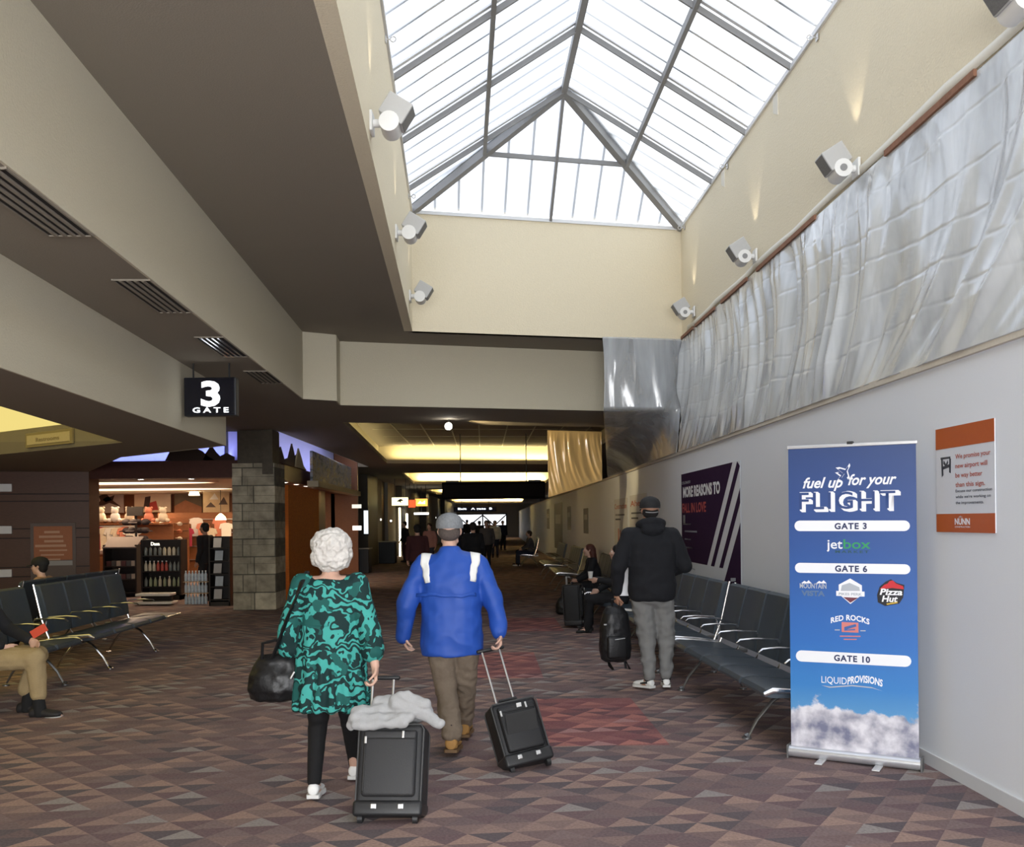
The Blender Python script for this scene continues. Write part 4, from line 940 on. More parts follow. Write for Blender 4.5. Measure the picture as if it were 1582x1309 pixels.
# ================================================================== BEAM SEATING
VIN = mat('slate_blue_vinyl', (.045, .060, .078), .36, bump=.12, scale=220, var=.06, spec=.5)
VINB = mat('slate_blue_vinyl_back', (.042, .057, .074), .5, bump=.12, scale=220, var=.06, spec=.4)
CHR = mat('polished_chrome_rail', (.75, .75, .76), .18, 1.0)
STL = mat('grey_cast_leg', (.22, .22, .22), .35, .8, var=.05)
PITCH = .585
def make_bench(n, label, table=0):
    """row along local +x from 0; front edge at y=0, back at y=.6, sitters face -y"""
    t = thing('beam_seating', label, 'bench'); L_ = n * PITCH
    m = MB(); m.rbox((L_ / 2 + table * .3, .30, .33), (L_ + table * .6, .07, .05), .01); m.build('beam', STL, t)
    for k in range(n):
        x = (k + .5) * PITCH; q = PITCH - .022; rows = []
        prof = [(.0, .405), (.02, .435), (.08, .447), (.2, .438), (.36, .418), (.50, .41), (.52, .40), (.52, .365), (.3, .37), (.05, .375), (.005, .385)]
        for sx_, sc in ((-.5, .93), (-.47, 1), (-.25, .985), (0, .98), (.25, .985), (.47, 1), (.5, .93)):
            rows.append([Vector((x + sx_ * q, .26 + (y - .26) * sc, .40 + (z - .40) * (sc if abs(sx_) > .45 else sc))) for y, z in prof])
        m = MB(); m.rings(rows); m.build('seat', VIN, t, smooth=35)
        prof = [(.50, .46), (.535, .45), (.60, .72), (.665, .98), (.655, 1.0), (.63, 1.0), (.60, .98), (.545, .76), (.50, .56)]
        rows = []
        for sx_, dy in ((-.5, .012), (-.48, 0), (-.2, .012), (0, .016), (.2, .012), (.48, 0), (.5, .012)):
            rows.append([Vector((x + sx_ * q, y + (dy if i > 4 else -dy * .3), z - (.008 if abs(sx_) == .5 and z > .9 else 0))) for i, (y, z) in enumerate(prof)])
        m = MB(); m.rings(rows); m.build('backrest', VINB, t, smooth=35)
    for k in range(n + 1):
        x = k * PITCH; m = MB()
        m.tube([(x, .53, .60), (x, .50, .645), (x, .30, .655), (x, .18, .645), (x, .15, .62)], [.011, .014, .016, .015, .010], 8, sy=.6)
        m.tube([(x, .53, .60), (x, .545, .50), (x, .50, .40)], .011, 8); m.build('armrest', CHR, t, smooth=40)
    for x in (0, L_):
        s = -1 if x == 0 else 1; m = MB(); m.tube([(x + s * .004, .0, .405), (x + s * .004, .06, .43), (x + s * .004, .3, .415), (x + s * .004, .52, .39)], [.012, .016, .014, .012], 8, sy=1.4)
        m.build('end_rail', CHR, t, smooth=40)
    for x in (0, L_):
        m = MB(); m.tube([(x, .50, .40), (x, .58, .62), (x, .668, 1.005)], .012, 8); m.build('back_rail', CHR, t, smooth=40)
    for x in (.42, L_ - .42):
        m = MB(); m.tube([(x, .30, .34), (x, .20, .28), (x, .08, .14), (x, .02, .03)], [.026, .024, .02, .016], 10, sy=.6); m.tube([(x, .02, .03), (x, .0, .012)], [.02, .03], 10); m.prism([(x + .035 * math.cos(a), .0 + .035 * math.sin(a)) for a in [2 * PI * k / 14 for k in range(14)]], 0, .014); m.build('leg', CHR if table else STL, t, smooth=40)
        m = MB(); m.tube([(x, .30, .34), (x, .42, .28), (x, .54, .14), (x, .60, .03)], [.026, .024, .02, .016], 10, sy=.6); m.prism([(x + .035 * math.cos(a), .61 + .035 * math.sin(a)) for a in [2 * PI * k / 14 for k in range(14)]], 0, .014); m.build('leg', CHR if table else STL, t, smooth=40)
        m = MB(); m.rbox((x, .40, .375), (.05, .5, .04), .01); m.build('bracket', STL, t)
    if table:
        m = MB(); m.rbox((L_ + .32, .27, .40), (.60, .50, .03), .012); m.build('side_table', mat('grey_laminate', (.22, .20, .18), .4, var=.05), t)
        m = MB(); m.tube([(L_ + .03, .012, .40), (L_ + .61, .012, .40), (L_ + .62, .52, .40)], .014, 8); m.build('table_rim', CHR, t, smooth=40)
    return t
# right: facing the corridor (-x), running away from the camera; +x local -> -y world so mirror by starting at the far end
bx = lambda y: 1.76 - .062 * (y - 7.0)
def place_right(o, y0, y1): 
    a = Vector((bx(y1), y1, 0)); b = Vector((bx(y0), y0, 0)); d = b - a; o.location = a; o.rotation_euler = (0, 0, math.atan2(d.y, d.x)); return o
B5 = make_bench(5, 'long row of dark blue-grey seats partly behind the blue banner'); place_right(B5, 6.85, 9.78)
for y0, lb in ((9.98, 'second row of dark seats along the white wall, just behind the man in the hoodie'), (13.15, 'third row of seats along the white wall where the woman in black sits')):
    place_right(copy_thing(B5, label=lb), y0, y0 + 2.93)
for y0, lb in ((16.35, 'distant row of dark seats beyond the seated woman'), (22.6, 'fifth seat row along the white wall, far down the corridor'), (27, 'last visible seat row by the far white wall')):
    o = copy_thing(B5, label=lb); a = Vector((1.16 - .03 * (y0 - 16), y0 + 2.93, 0)); o.location = a; o.rotation_euler = (0, 0, R(-89))
# left: facing +x
BL = make_bench(4, 'row of four dark seats with a side table at its far end on the left', 1)
BL.location = (-4.62, 10.72, 0); BL.rotation_euler = (0, 0, R(91))
BA = make_bench(5, 'nearest left row of dark seats where the person in khaki trousers sits'); BA.location = (-4.60, 7.55, 0); BA.rotation_euler = (0, 0, R(91))
BC = copy_thing(B5, label='row of seats facing away behind the left rows, with a capped person'); BC.location = (-6.5, 14.4, 0); BC.rotation_euler = (0, 0, R(-89))
V = Vector
# ================================================================== BANNER STAND
def print_mat():
    m = bpy.data.materials.new('sky_cloud_banner_print'); m.use_nodes = True; nt = m.node_tree; N = nt.nodes; L = nt.links.new; b = N['Principled BSDF']
    t = N.new('ShaderNodeTexCoord'); s = N.new('ShaderNodeSeparateXYZ'); L(t.outputs['Object'], s.inputs[0])
    r = N.new('ShaderNodeValToRGB'); mr = N.new('ShaderNodeMapRange'); mr.inputs[1].default_value = .1; mr.inputs[2].default_value = 2.15; L(s.outputs[2], mr.inputs[0]); L(mr.outputs[0], r.inputs[0])
    e = r.color_ramp.elements; e[0].position = .10; e[0].color = (.10, .30, .55, 1); e[1].position = 1; e[1].color = (.020, .050, .17, 1)
    for p, c in ((.2, (.035, .20, .52)), (.35, (.022, .14, .46)), (.55, (.020, .095, .34)), (.75, (.020, .065, .24))): q = e.new(p); q.color = (*c, 1)
    mp = N.new('ShaderNodeMapping'); mp.inputs['Scale'].default_value = (1, 1, 1.2); L(t.outputs['Object'], mp.inputs[0])
    n = N.new('ShaderNodeTexNoise'); n.inputs['Scale'].default_value = 3.4; n.inputs['Detail'].default_value = 9; n.inputs['Roughness'].default_value = .6; L(mp.outputs[0], n.inputs[0])
    ma = N.new('ShaderNodeMath'); ma.operation = 'MULTIPLY_ADD'; ma.inputs[1].default_value = -.62; L(n.outputs[0], ma.inputs[0]); L(s.outputs[2], ma.inputs[2])
    cm = N.new('ShaderNodeMapRange'); cm.inputs[1].default_value = .06; cm.inputs[2].default_value = .10; cm.inputs[3].default_value = 1; cm.inputs[4].default_value = 0; L(ma.outputs[0], cm.inputs[0])
    n2 = N.new('ShaderNodeTexNoise'); n2.inputs['Scale'].default_value = 7; n2.inputs['Detail'].default_value = 8; L(t.outputs['Object'], n2.inputs[0])
    r2 = N.new('ShaderNodeValToRGB'); e = r2.color_ramp.elements; e[0].position = .36; e[0].color = (.17, .18, .27, 1); e[1].position = .62; e[1].color = (.72, .71, .76, 1); q = e.new(.5); q.color = (.48, .47, .53, 1); L(n2.outputs[0], r2.inputs[0])
    mx = N.new('ShaderNodeMix'); mx.data_type = 'RGBA'; L(cm.outputs[0], mx.inputs[0]); L(r.outputs[0], mx.inputs[6]); L(r2.outputs[0], mx.inputs[7]); L(mx.outputs[2], b.inputs['Base Color']); b.inputs['Roughness'].default_value = .45; return m
A_, B_ = onz(1222, 1170, 0), onz(1421, 1192, 0); bd_ = (B_ - A_); bw = bd_.length
bn = thing('banner_stand', 'tall blue roll-up banner reading FLIGHT with gate numbers, standing by the white wall', 'banner', A_, math.atan2(bd_.y, bd_.x))
BH = 2.13
BW_ = lambda px: (px - 1221) / 199.5 * bw
def BZ(px, py): 
    f = (px - 1221) / 199.5; t0, t1 = 683 + (675 - 683) * f, 1157 + (1175 - 1157) * f; return .10 + (BH - .10) * (t1 - py) / (t1 - t0)
m = MB(); m.box((bw / 2, 0, (BH + .08) / 2), (bw - .006, .003, BH - .08)); m.build('graphic_panel', print_mat(), bn)
m = MB(); m.rings([[V((x, .01 + .045 * math.cos(a), .045 + .04 * math.sin(a))) for a in [2 * PI * k / 20 for k in range(20)]] for x in (-.01, bw + .01)]); bs = m.build('base_cassette', mat('silver_banner_base', (.62, .63, .66), .3, .7, var=.03), bn, smooth=40)
for x in (-.015, bw + .015): m = MB(); m.rbox((x, .01, .045), (.012, .10, .092), .004); m.build('end_cap', mat('dark_grey_cap', (.12, .12, .12), .5), bs)
m = MB(); m.rbox((bw / 2, 0, BH + .005), (bw + .01, .016, .022), .004); m.build('top_rail', mat('silver_banner_base', (.6, .6, .6)), bn)
m = MB(); m.tube([(bw / 2, .03, .05), (bw / 2, .03, BH)], .009, 8); m.rbox((bw / 2, .01, BH + .02), (.04, .04, .02), .004); m.build('pole', DARK, bn)
for x in (.26, .70):
    m = MB(); m.rbox((bw * x, -.05, .008), (.05, .20, .010), .004); m.build('foot', mat('pale_foot', (.68, .68, .68), .35, .3), bn)
UX, UZ = V((1, 0, 0)), V((0, 0, 1)); WH = mat('white_print', (.82, .83, .86), .45); NV = mat('navy_print', (.022, .055, .19), .45); YF = -.0017
def bt(s, nm, px, py, cap_px, wpx, mt=WH, thick=.0, shear=0, spacing=1, lift=.0015, arc=0, dx=0, dz=0):
    return text(s, nm, mt, bn, (BW_(px) + dx, YF, BZ(px, py) + dz), UX, UZ, cap_px * bw / 199.5, thick, shear, width=wpx / 199.5 * bw, spacing=spacing, lift=lift, arc=arc)
bt('fuel up', 'lettering', 1277, 746, 17, 64, WH, .022, .35); bt('for your', 'lettering', 1354, 741, 17, 74, WH, .022, .35)
for k in range(4): bt('FLIGHT', 'lettering', 1317, 781, 29, 154, WH, .03, 0, 1.12, lift=.0012 + .0001 * k, dx=.004 * k, dz=-.0035 * k)
bt('FLIGHT', 'lettering', 1314, 780, 28, 150, NV, .004, 0, 1.14, lift=.003)
# aeroplane outline
def bplate(nm, pts, mt, lift=.0015): m = MB(); m.plate((0, YF - lift, 0), UX, UZ, [(BW_(x), BZ(x, y)) for x, y in pts], .0008, nrm=(0, -1, 0)); return m.build(nm, mt, bn)
pl = [(1299, 736), (1305, 728), (1297, 722), (1302, 721), (1309, 723), (1298, 714), (1304, 713), (1314, 716), (1320, 707), (1321, 711), (1317, 719), (1320, 730), (1317, 733), (1312, 724), (1307, 731), (1304, 738)]
bplate('aeroplane', pl, WH)
cxp = sum(p[0] for p in pl) / len(pl); cyp = sum(p[1] for p in pl) / len(pl)
bplate('aeroplane_inside', [(cxp + .5 + (x - cxp) * .72, cyp + (y - cyp) * .72) for x, y in pl], NV, .0028)
def pill(px0, py0, px1, py1, dy, s):
    r = (py1 - py0) / 2; pts = []
    for k in range(9): a = PI / 2 + PI * k / 8; pts.append((px0 + r + r * math.cos(a), (py0 + py1) / 2 - r * math.sin(a)))
    for k in range(9): a = -PI / 2 + PI * k / 8; pts.append((px1 - r + r * math.cos(a), (py0 + py1) / 2 + dy - r * math.sin(a)))
    bplate('gate_bar', pts, WH); bt(s, 'lettering', (px0 + px1) / 2, py0 + r + 5 + dy / 2, 9.5, 50 if len(s) < 7 else 56, mat('navy_letter_print', (.02, .03, .10), .45), .035, 0, 1.15, lift=.004)
pill(1231, 799, 1410, 816, 0, 'GATE 3'); pill(1231, 867, 1410, 883, 2, 'GATE 6'); pill(1231, 1008, 1410, 1026, 7, 'GATE 10')
GRN = mat('green_print', (.03, .30, .10), .45); DKG = mat('dark_green_print', (.02, .08, .10), .5); GRY = mat('grey_print', (.42, .45, .50), .5); BKP = mat('black_print', (.012, .012, .016), .45); RDP = mat('bright_red_print', (.55, .02, .03), .45); SAL = mat('salmon_print', (.62, .20, .18), .5)
bt('jet', 'lettering', 1295, 844, 15, 25, WH, .012); bt('box', 'lettering', 1330, 844, 15, 42, GRN, .012); bt('MARKET', 'lettering', 1322, 851, 4, 52, DKG, .03, 0, 1.4)
bt('MOUNTAIN', 'lettering', 1260, 908, 8, 43, GRY, .02); bt('VISTA', 'lettering', 1260, 920, 8, 38, mat('slate_print', (.10, .17, .30), .5), .05)
for x in (1249, 1273): bplate('peak', [(x - 8, 900), (x - 3, 896), (x + 1, 898), (x + 4, 895), (x + 9, 900)], WH)
bplate('badge', [(1301, 902), (1319, 892), (1337, 903), (1337, 918), (1319, 933), (1301, 917)], WH); bplate('badge_hill', [(1304, 912), (1306, 903), (1318, 899), (1333, 906), (1334, 912)], GRY, .0025); bplate('badge_foot', [(1308, 922), (1331, 923), (1319, 931)], mat('maroon_print', (.15, .03, .05), .5), .0025)
bplate('badge_band', [(1297, 912), (1341, 913), (1341, 921), (1297, 920)], WH, .003); bt('PIKES PERK', 'lettering', 1319, 919, 4, 36, GRY, .03, lift=.006)
bplate('hat_outline', [(1360, 918), (1364, 905), (1373, 897), (1381, 893), (1390, 899), (1401, 902), (1399, 922), (1393, 932), (1372, 936), (1361, 930)], BKP)
bplate('roof', [(1364, 909), (1371, 902), (1376, 900), (1379, 896), (1384, 895), (1389, 900), (1399, 904), (1400, 909), (1383, 907)], RDP, .0028)
bt('Pizza', 'lettering', 1381, 918, 9.5, 34, WH, .03, .2, lift=.004); bt('Hut', 'lettering', 1379, 929, 9.5, 24, WH, .03, .2, lift=.004); bplate('underline', [(1374, 932), (1390, 929), (1391, 931), (1375, 934)], mat('yellow_print', (.6, .4, .05), .5), .004)
bt('RED ROCKS', 'lettering', 1318, 959, 8.5, 60, WH, .03, 0, 1.05, arc=1.6)
bplate('emblem', [(1305, 962), (1331, 963), (1331, 979), (1305, 978)], SAL); bplate('emblem_stroke', [(1309, 970), (1327, 965), (1328, 969), (1313, 974), (1326, 973), (1326, 975), (1309, 976)], mat('blue_stroke_print', (.05, .12, .35), .5), .003)
for x0, x1, y, mt in ((1302, 1334, 984, SAL), (1308, 1328, 989, SAL), (1294, 1302, 974, GRY), (1334, 1342, 975, GRY)): bplate('small_line', [(x0, y), (x1, y), (x1, y + 1.6), (x0, y + 1.6)], mt)
bt('LIQUID', 'lettering', 1292, 1061, 11, 40, WH, .0, 0, 1, arc=-.0); bt('PROVISIONS', 'lettering', 1340, 1059, 11, 54, WH, .03, .1, 1, arc=1.6)
bplate('flourish', [(1272, 1064), (1285, 1068), (1320, 1065), (1352, 1068), (1366, 1072), (1350, 1066), (1320, 1063), (1286, 1066)], GRY)

# ================================================================== POSTERS ON THE WHITE WALL
def wall_at(px, py, off=.004):
    # intersection with the construction wall face
    r = ray(px, py); lo, hi_ = 1, 90
    for _ in range(60):
        t = (lo + hi_) / 2; xw = cw(t) if t < 34 else (cw(34) + (t - 34) / 26 * (1.3 - cw(34)) if t < 60 else 1.3 - (t - 60) * .0152)
        if r.x * t > xw - off: hi_ = t
        else: lo = t
    return V((r.x * t, t, EYE + r.z * t))
def wposter(px0, pyt0, px1, pyt1, pyb0, name, label, cat, base):
    a, b = wall_at(px0, pyb0), wall_at(px1, (pyt1 + pyb0) / 2); top = wall_at(px0, pyt0)
    # local frame: x runs from the far end (left in the photo) to the near end
    d = V((b.x - a.x, b.y - a.y, 0)); w = d.length; h = top.z - a.z
    t = thing(name, label, cat, (a.x, a.y, a.z), math.atan2(d.y, d.x)); m = MB(); m.rbox((w / 2, -.004, h / 2), (w, .006, h), .0015); m.build('board', base, t); return t, w, h
def pp(t, w, h, nm, pts, mt, lift=.001): m = MB(); m.plate((0, -.007 - lift, 0), UX, UZ, [(u * w, v * h) for u, v in pts], .0008, nrm=(0, -1, 0)); return m.build(nm, mt, t)
def pt_(t, w, h, s, u, v, cap, wd, mt, thick=.0, **k): return text(s, 'lettering', mt, t, (u * w, -.008, v * h), UX, UZ, cap * h, thick, width=wd * w, lift=.0015, **k)
WPS = mat('white_notice_board', (.70, .72, .76), .45, var=.02); ORG = mat('burnt_orange_print', (.46, .10, .02), .5, var=.05); RST = mat('rust_letter', (.45, .10, .06), .5)
t, w, h = wposter(1449, 664, 1539, 645, 822, 'wall_notice', 'white notice with orange bands on the white wall beside the blue banner', 'notice', WPS)
pp(t, w, h, 'orange_band', [(0, .80), (1, .80), (1, 1), (0, 1)], ORG); pp(t, w, h, 'orange_band', [(0, 0), (1, 0), (1, .175), (0, .175)], ORG)
for i, s in enumerate(('We promise your', 'new airport will', 'be way better', 'than this sign.')): wd = (.58, .53, .45, .49)[i]; pt_(t, w, h, s, .36 + wd / 2, .690 - i * .088, .043, wd, RST, .015)
for i, s in enumerate(('Excuse our construction', "while we're working on", 'the improvements.')): wd = (.60, .58, .47)[i]; pt_(t, w, h, s, .36 + wd / 2, .375 - i * .055, .026, wd, mat('dark_letter', (.05, .055, .07), .5), .015)
pt_(t, w, h, 'NUNN', .47, .075, .055, .26, WH, .04); pt_(t, w, h, 'CONSTRUCTION', .47, .045, .014, .26, WH, .02); pp(t, w, h, 'roof_mark', [(.40, .14), (.44, .157), (.48, .14)], WH)
for P_ in ([(.09, .72), (.27, .72), (.27, .70), (.09, .70)], [(.10, .70), (.13, .70), (.14, .55), (.11, .53)], [(.25, .70), (.28, .70), (.275, .56), (.245, .57)], [(.12, .63), (.26, .65), (.26, .62), (.12, .60)], [(.15, .69), (.19, .65), (.22, .69), (.23, .66), (.19, .62), (.14, .66)]): pp(t, w, h, 'sketch', P_, mat('dark_letter', (.05, .055, .07), .5))
# big advertising poster
MAR = mat('plum_navy_print', (.034, .013, .042), .85, var=.1, scale=3, spec=.08)
t, w, h = wposter(1055, 733, 1145, 716, 890, 'advert_poster', 'dark purple poster reading MORE REASONS TO with white diagonal stripes, above the right seats', 'poster', WPS)
pp(t, w, h, 'dark_field', [(0, .155), (.49, .155), (.90, 1), (0, 1)], MAR)
for a, b in ((.0, 0), ): pass
for u0, wd in ((.555, .055), (.69, .055)): pp(t, w, h, 'dark_stripe', [(u0, .155), (u0 + wd, .155), (min(1, u0 + wd + .40), .155 + (min(1, u0 + wd + .40) - u0 - wd) / .41 * .845), (min(1, u0 + .41), .155 + (min(1, u0 + .41) - u0) / .41 * .845)], MAR, .0015)
pp(t, w, h, 'dark_corner', [(.74, 0), (1, 0), (1, .53)], MAR, .0015)
pt_(t, w, h, 'MORE REASONS TO', .375, .775, .092, .68, WH, .05); pt_(t, w, h, 'FALL IN LOVE', .25, .625, .085, .46, mat('crimson_letter', (.42, .03, .04), .5), .03)
pt_(t, w, h, 'COLORADO', .10, .90, .025, .18, GRY, .02)
for u, v, L2, H2 in ((.03, .505, .16, .012), (.03, .52, .045, .08), (.06, .435, .25, .016), (.06, .36, .13, .014), (.06, .28, .16, .014)): pp(t, w, h, 'text_line', [(u, v), (u + L2, v), (u + L2, v + H2), (u, v + H2)], GRY)
pp(t, w, h, 'corner_mark', [(.86, .06), (.93, .075), (.93, .10), (.86, .09)], GRY, .003); pp(t, w, h, 'small_print', [(.12, .10), (.27, .085), (.27, .095), (.12, .112)], GRY, .003)
# two leaflets posters with red headings, partly behind the hooded man
for i, (x0, x1, yt0, yt1, yb, lb) in enumerate(((950, 970, 772, 768, 846, 'white poster with red heading, the farther of two left of the hooded head'), (974, 1001, 766, 760, 850, 'white poster with a red heading directly behind the hooded head'))):
    t, w, h = wposter(x0, yt0, x1, yt1, yb, 'wall_poster', lb, 'poster', mat('off_white_poster', (.62, .62, .62), .5, var=.02)); pt_(t, w, h, 'Construction' if i == 0 else 'Ahead', .5, .80, .10, .9, RST, .02)
    for k in range(2): pp(t, w, h, 'text_line', [(.1, .66 - k * .09), (.8 - .3 * k, .66 - k * .09), (.8 - .3 * k, .69 - k * .09), (.1, .69 - k * .09)], mat('dark_letter', (.05, .055, .07), .5))
    for k in range(3): pp(t, w, h, 'chart_bar', [(.3 + .14 * k, .12), (.38 + .14 * k, .12), (.38 + .14 * k, .40 - .03 * k), (.3 + .14 * k, .40 - .03 * k)], RST)
for x0, x1, y0, y1, lb in ((902, 909, 786, 824, 'small grey poster on the white wall above the seated woman'), (877, 882, 783, 819, 'thin grey poster left of the small grey one on the far white wall'), (857, 869, 779, 846, 'tall grey map-like poster on the far part of the white wall'), (845, 849, 787, 817, 'dim narrow poster farthest along the white wall')):
    t, w, h = wposter(x0, y0, x1, y0 - 1.5, y1, 'wall_poster', lb, 'poster', mat('grey_poster', (.17, .17, .18), .6, var=.4, scale=9)); pp(t, w, h, 'pale_block', [(.15, .55), (.8, .55), (.8, .75), (.15, .75)], mat('grey_patch', (.4, .4, .4), .6))
# ================================================================== PEOPLE
SKIN = mat('light_skin', (.58, .36, .27), .5, bump=.04, scale=120, var=.05); SKIN2 = mat('warm_brown_skin', (.36, .19, .12), .5, bump=.04, scale=120, var=.05)
EYEW = mat('eye_white', (.75, .73, .70), .2); EYED = mat('eye_dark', (.03, .02, .015), .15); LIP = mat('lip', (.42, .16, .13), .5)
V = Vector
def hand(m, wr, d, n_, curl=.5, side=1, k=1.0):
    """wr wrist, d direction of the palm, n_ palm normal (fingers curl towards it), side +1 thumb along d x n_"""
    wr, d, n_ = V(wr), V(d).normalized(), V(n_).normalized(); s = d.cross(n_).normalized() * side
    m.cap(wr, wr + d * .035 * k, .026 * k, .030 * k, 10, sy=.75, up=n_)
    pc = wr + d * .05 * k
    for t in (-.024, -.008, .008, .024): m.cap(wr + d * .012 * k + s * t * .7 * k, wr + d * .085 * k + s * t * k, .015 * k, .0125 * k, 8)
    L = [(.024, .030, .021, .016), (.008, .034, .024, .018), (-.008, .032, .022, .017), (-.024, .025, .018, .015)]
    for i, (t, a, b, c) in enumerate(L):
        p = wr + d * .088 * k + s * t * k * 1.02; ang = curl * (.55 + .06 * i)
        for j, l in enumerate((a, b, c)):
            an = ang + j * curl * .75; q = p + (d * math.cos(an) + n_ * math.sin(an)) * l * 1.15 * k
            m.cap(p, q, (.0098 - .0009 * j) * k, (.0092 - .0010 * j) * k, 8); p = q
    p = wr + d * .025 * k + s * .024 * k
    for j, l in enumerate((.036, .030, .024)):
        dr = (d * (.72 + .1 * j) + s * (.62 - .32 * j) + n_ * (.25 + curl * .35 * j)).normalized(); q = p + dr * l * k
        m.cap(p, q, (.0135 - .0018 * j) * k, (.0118 - .0018 * j) * k, 8); p = q
def head(m, c, yaw=0, pitch=0, k=1.0):
    M = (Matrix.Rotation(yaw, 3, 'Z') @ Matrix.Rotation(pitch, 3, 'X')); c = V(c); P = lambda x, y, z: c + M @ (V((x, y, z)) * k)
    m.ball(P(0, -.015, .03), (.076 * k, .092 * k, .088 * k), 12, M); m.ball(P(0, .02, -.02), (.062 * k, .072 * k, .092 * k), 12, M)
    m.cap(P(0, .062, -.088), P(0, .045, -.08), .024 * k, .03 * k)                       # chin
    m.cap(P(-.045, .01, -.065), P(0, .055, -.092), .02 * k, .02 * k); m.cap(P(.045, .01, -.065), P(0, .055, -.092), .02 * k, .02 * k)
    m.cap(P(0, .085, .02), P(0, .106, -.022), .008 * k, .0125 * k); m.ball(P(-.012, .096, -.026), .008 * k, 6); m.ball(P(.012, .096, -.026), .008 * k, 6)   # nose
    m.cap(P(-.03, .078, .032), P(.03, .078, .032), .010 * k, .010 * k)                  # brow
    m.cap(P(-.018, .086, -.052), P(.018, .086, -.052), .006 * k, .006 * k); m.cap(P(-.016, .084, -.060), P(.016, .084, -.060), .007 * k, .007 * k)      # lips
    for s in (-1, 1):
        m.ball(P(s * .045, .066, -.018), .022 * k, 8)
        m.tube([P(s * .074, .0, .022), P(s * .084, -.012, .028), P(s * .086, -.018, .008), P(s * .078, -.006, -.022), P(s * .072, .004, -.012)], [.007 * k, .008 * k, .008 * k, .008 * k, .006 * k], 6)
        m.ball(P(s * .077, -.004, .002), (.008 * k, .016 * k, .024 * k), 6, M)
    return P
def face_bits(P, parent, k=1.0):
    e = MB()
    for s in (-1, 1): e.ball(P(s * .030, .071, .012), .0125 * k, 8)
    e.build('eye', EYEW, parent, smooth=True)
    e = MB()
    for s in (-1, 1): e.ball(P(s * .030, .0795, .012), .0062 * k, 6)
    e.build('iris', EYED, parent, smooth=True)
    e = MB(); e.cap(P(-.017, .0905, -.053), P(.017, .0905, -.053), .0035 * k, .0035 * k, 6); e.cap(P(-.014, .089, -.061), P(.014, .089, -.061), .0045 * k, .0045 * k, 6); e.build('lips', LIP, parent, smooth=True)
def torso(m, secs, n=22):
    """secs: (centre, rx, ry) from the crotch up"""
    m.rings([[V(c) + V((rx_ * math.copysign(abs(math.cos(a)) ** .85, math.cos(a)), ry_ * math.copysign(abs(math.sin(a)) ** .9, math.sin(a)), 0)) for a in [2 * PI * k / n for k in range(n)]] for c, rx_, ry_ in secs])
def body(t, J, w=1.0, skin=SKIN, hk=1.0, yaw=0, pitch=0, hands=None, voxel=.0075, name='body', feet=True):
    m = MB(); pv, ch, nb, hd = V(J['pelvis']), V(J['chest']), V(J['neck']), V(J['head'])
    torso(m, [(pv - V((0, 0, .10)), .10 * w, .08 * w), (pv - V((0, 0, .03)), .155 * w, .105 * w), (pv + (ch - pv) * .3, .150 * w, .10 * w), (pv + (ch - pv) * .6, .135 * w, .095 * w), (ch, .155 * w, .11 * w), (ch + (nb - ch) * .55, .165 * w, .10 * w), (nb - V((0, 0, .03)), .10 * w, .07 * w), (nb, .05, .05)])
    m.cap(nb - V((0, 0, .03)), hd - V((0, .01, .06)), .056 * w ** .5, .050)
    for s in 'LR':
        m.cap(J['sh' + s], J['el' + s], .052 * w, .040 * w); m.cap(J['el' + s], J['wr' + s], .040 * w, .027)
        m.cap(nb - V((0, 0, .05)), J['sh' + s], .05 * w, .052 * w)
        m.cap(J['hip' + s], J['kn' + s], .085 * w, .056 * w); m.cap(J['kn' + s], J['an' + s], .055 * w, .036)
        kn, an = V(J['kn' + s]), V(J['an' + s]); m.cap(kn.lerp(an, .2) + V((0, -.015, 0)), kn.lerp(an, .55), .052 * w, .038)
        if feet: m.cap(J['an' + s], V(J['an' + s]).lerp(V(J['toe' + s]), .3) + V((0, 0, -.02)), .034, .036); m.cap(V(J['an' + s]).lerp(V(J['toe' + s]), .2) + V((0, 0, -.02)), J['toe' + s], .036, .024)
    P = head(m, hd, yaw, pitch, hk)
    for s in 'LR':
        h = (hands or {}).get(s) or (V(J['wr' + s]) - V(J['el' + s]), V((1 if s == 'L' else -1, .3, 0)), .7, 1)
        hand(m, J['wr' + s], h[0], h[1], h[2], h[3])
    b = remesh(m, name, skin, t, voxel, 3)
    face_bits(P, t, hk); return P
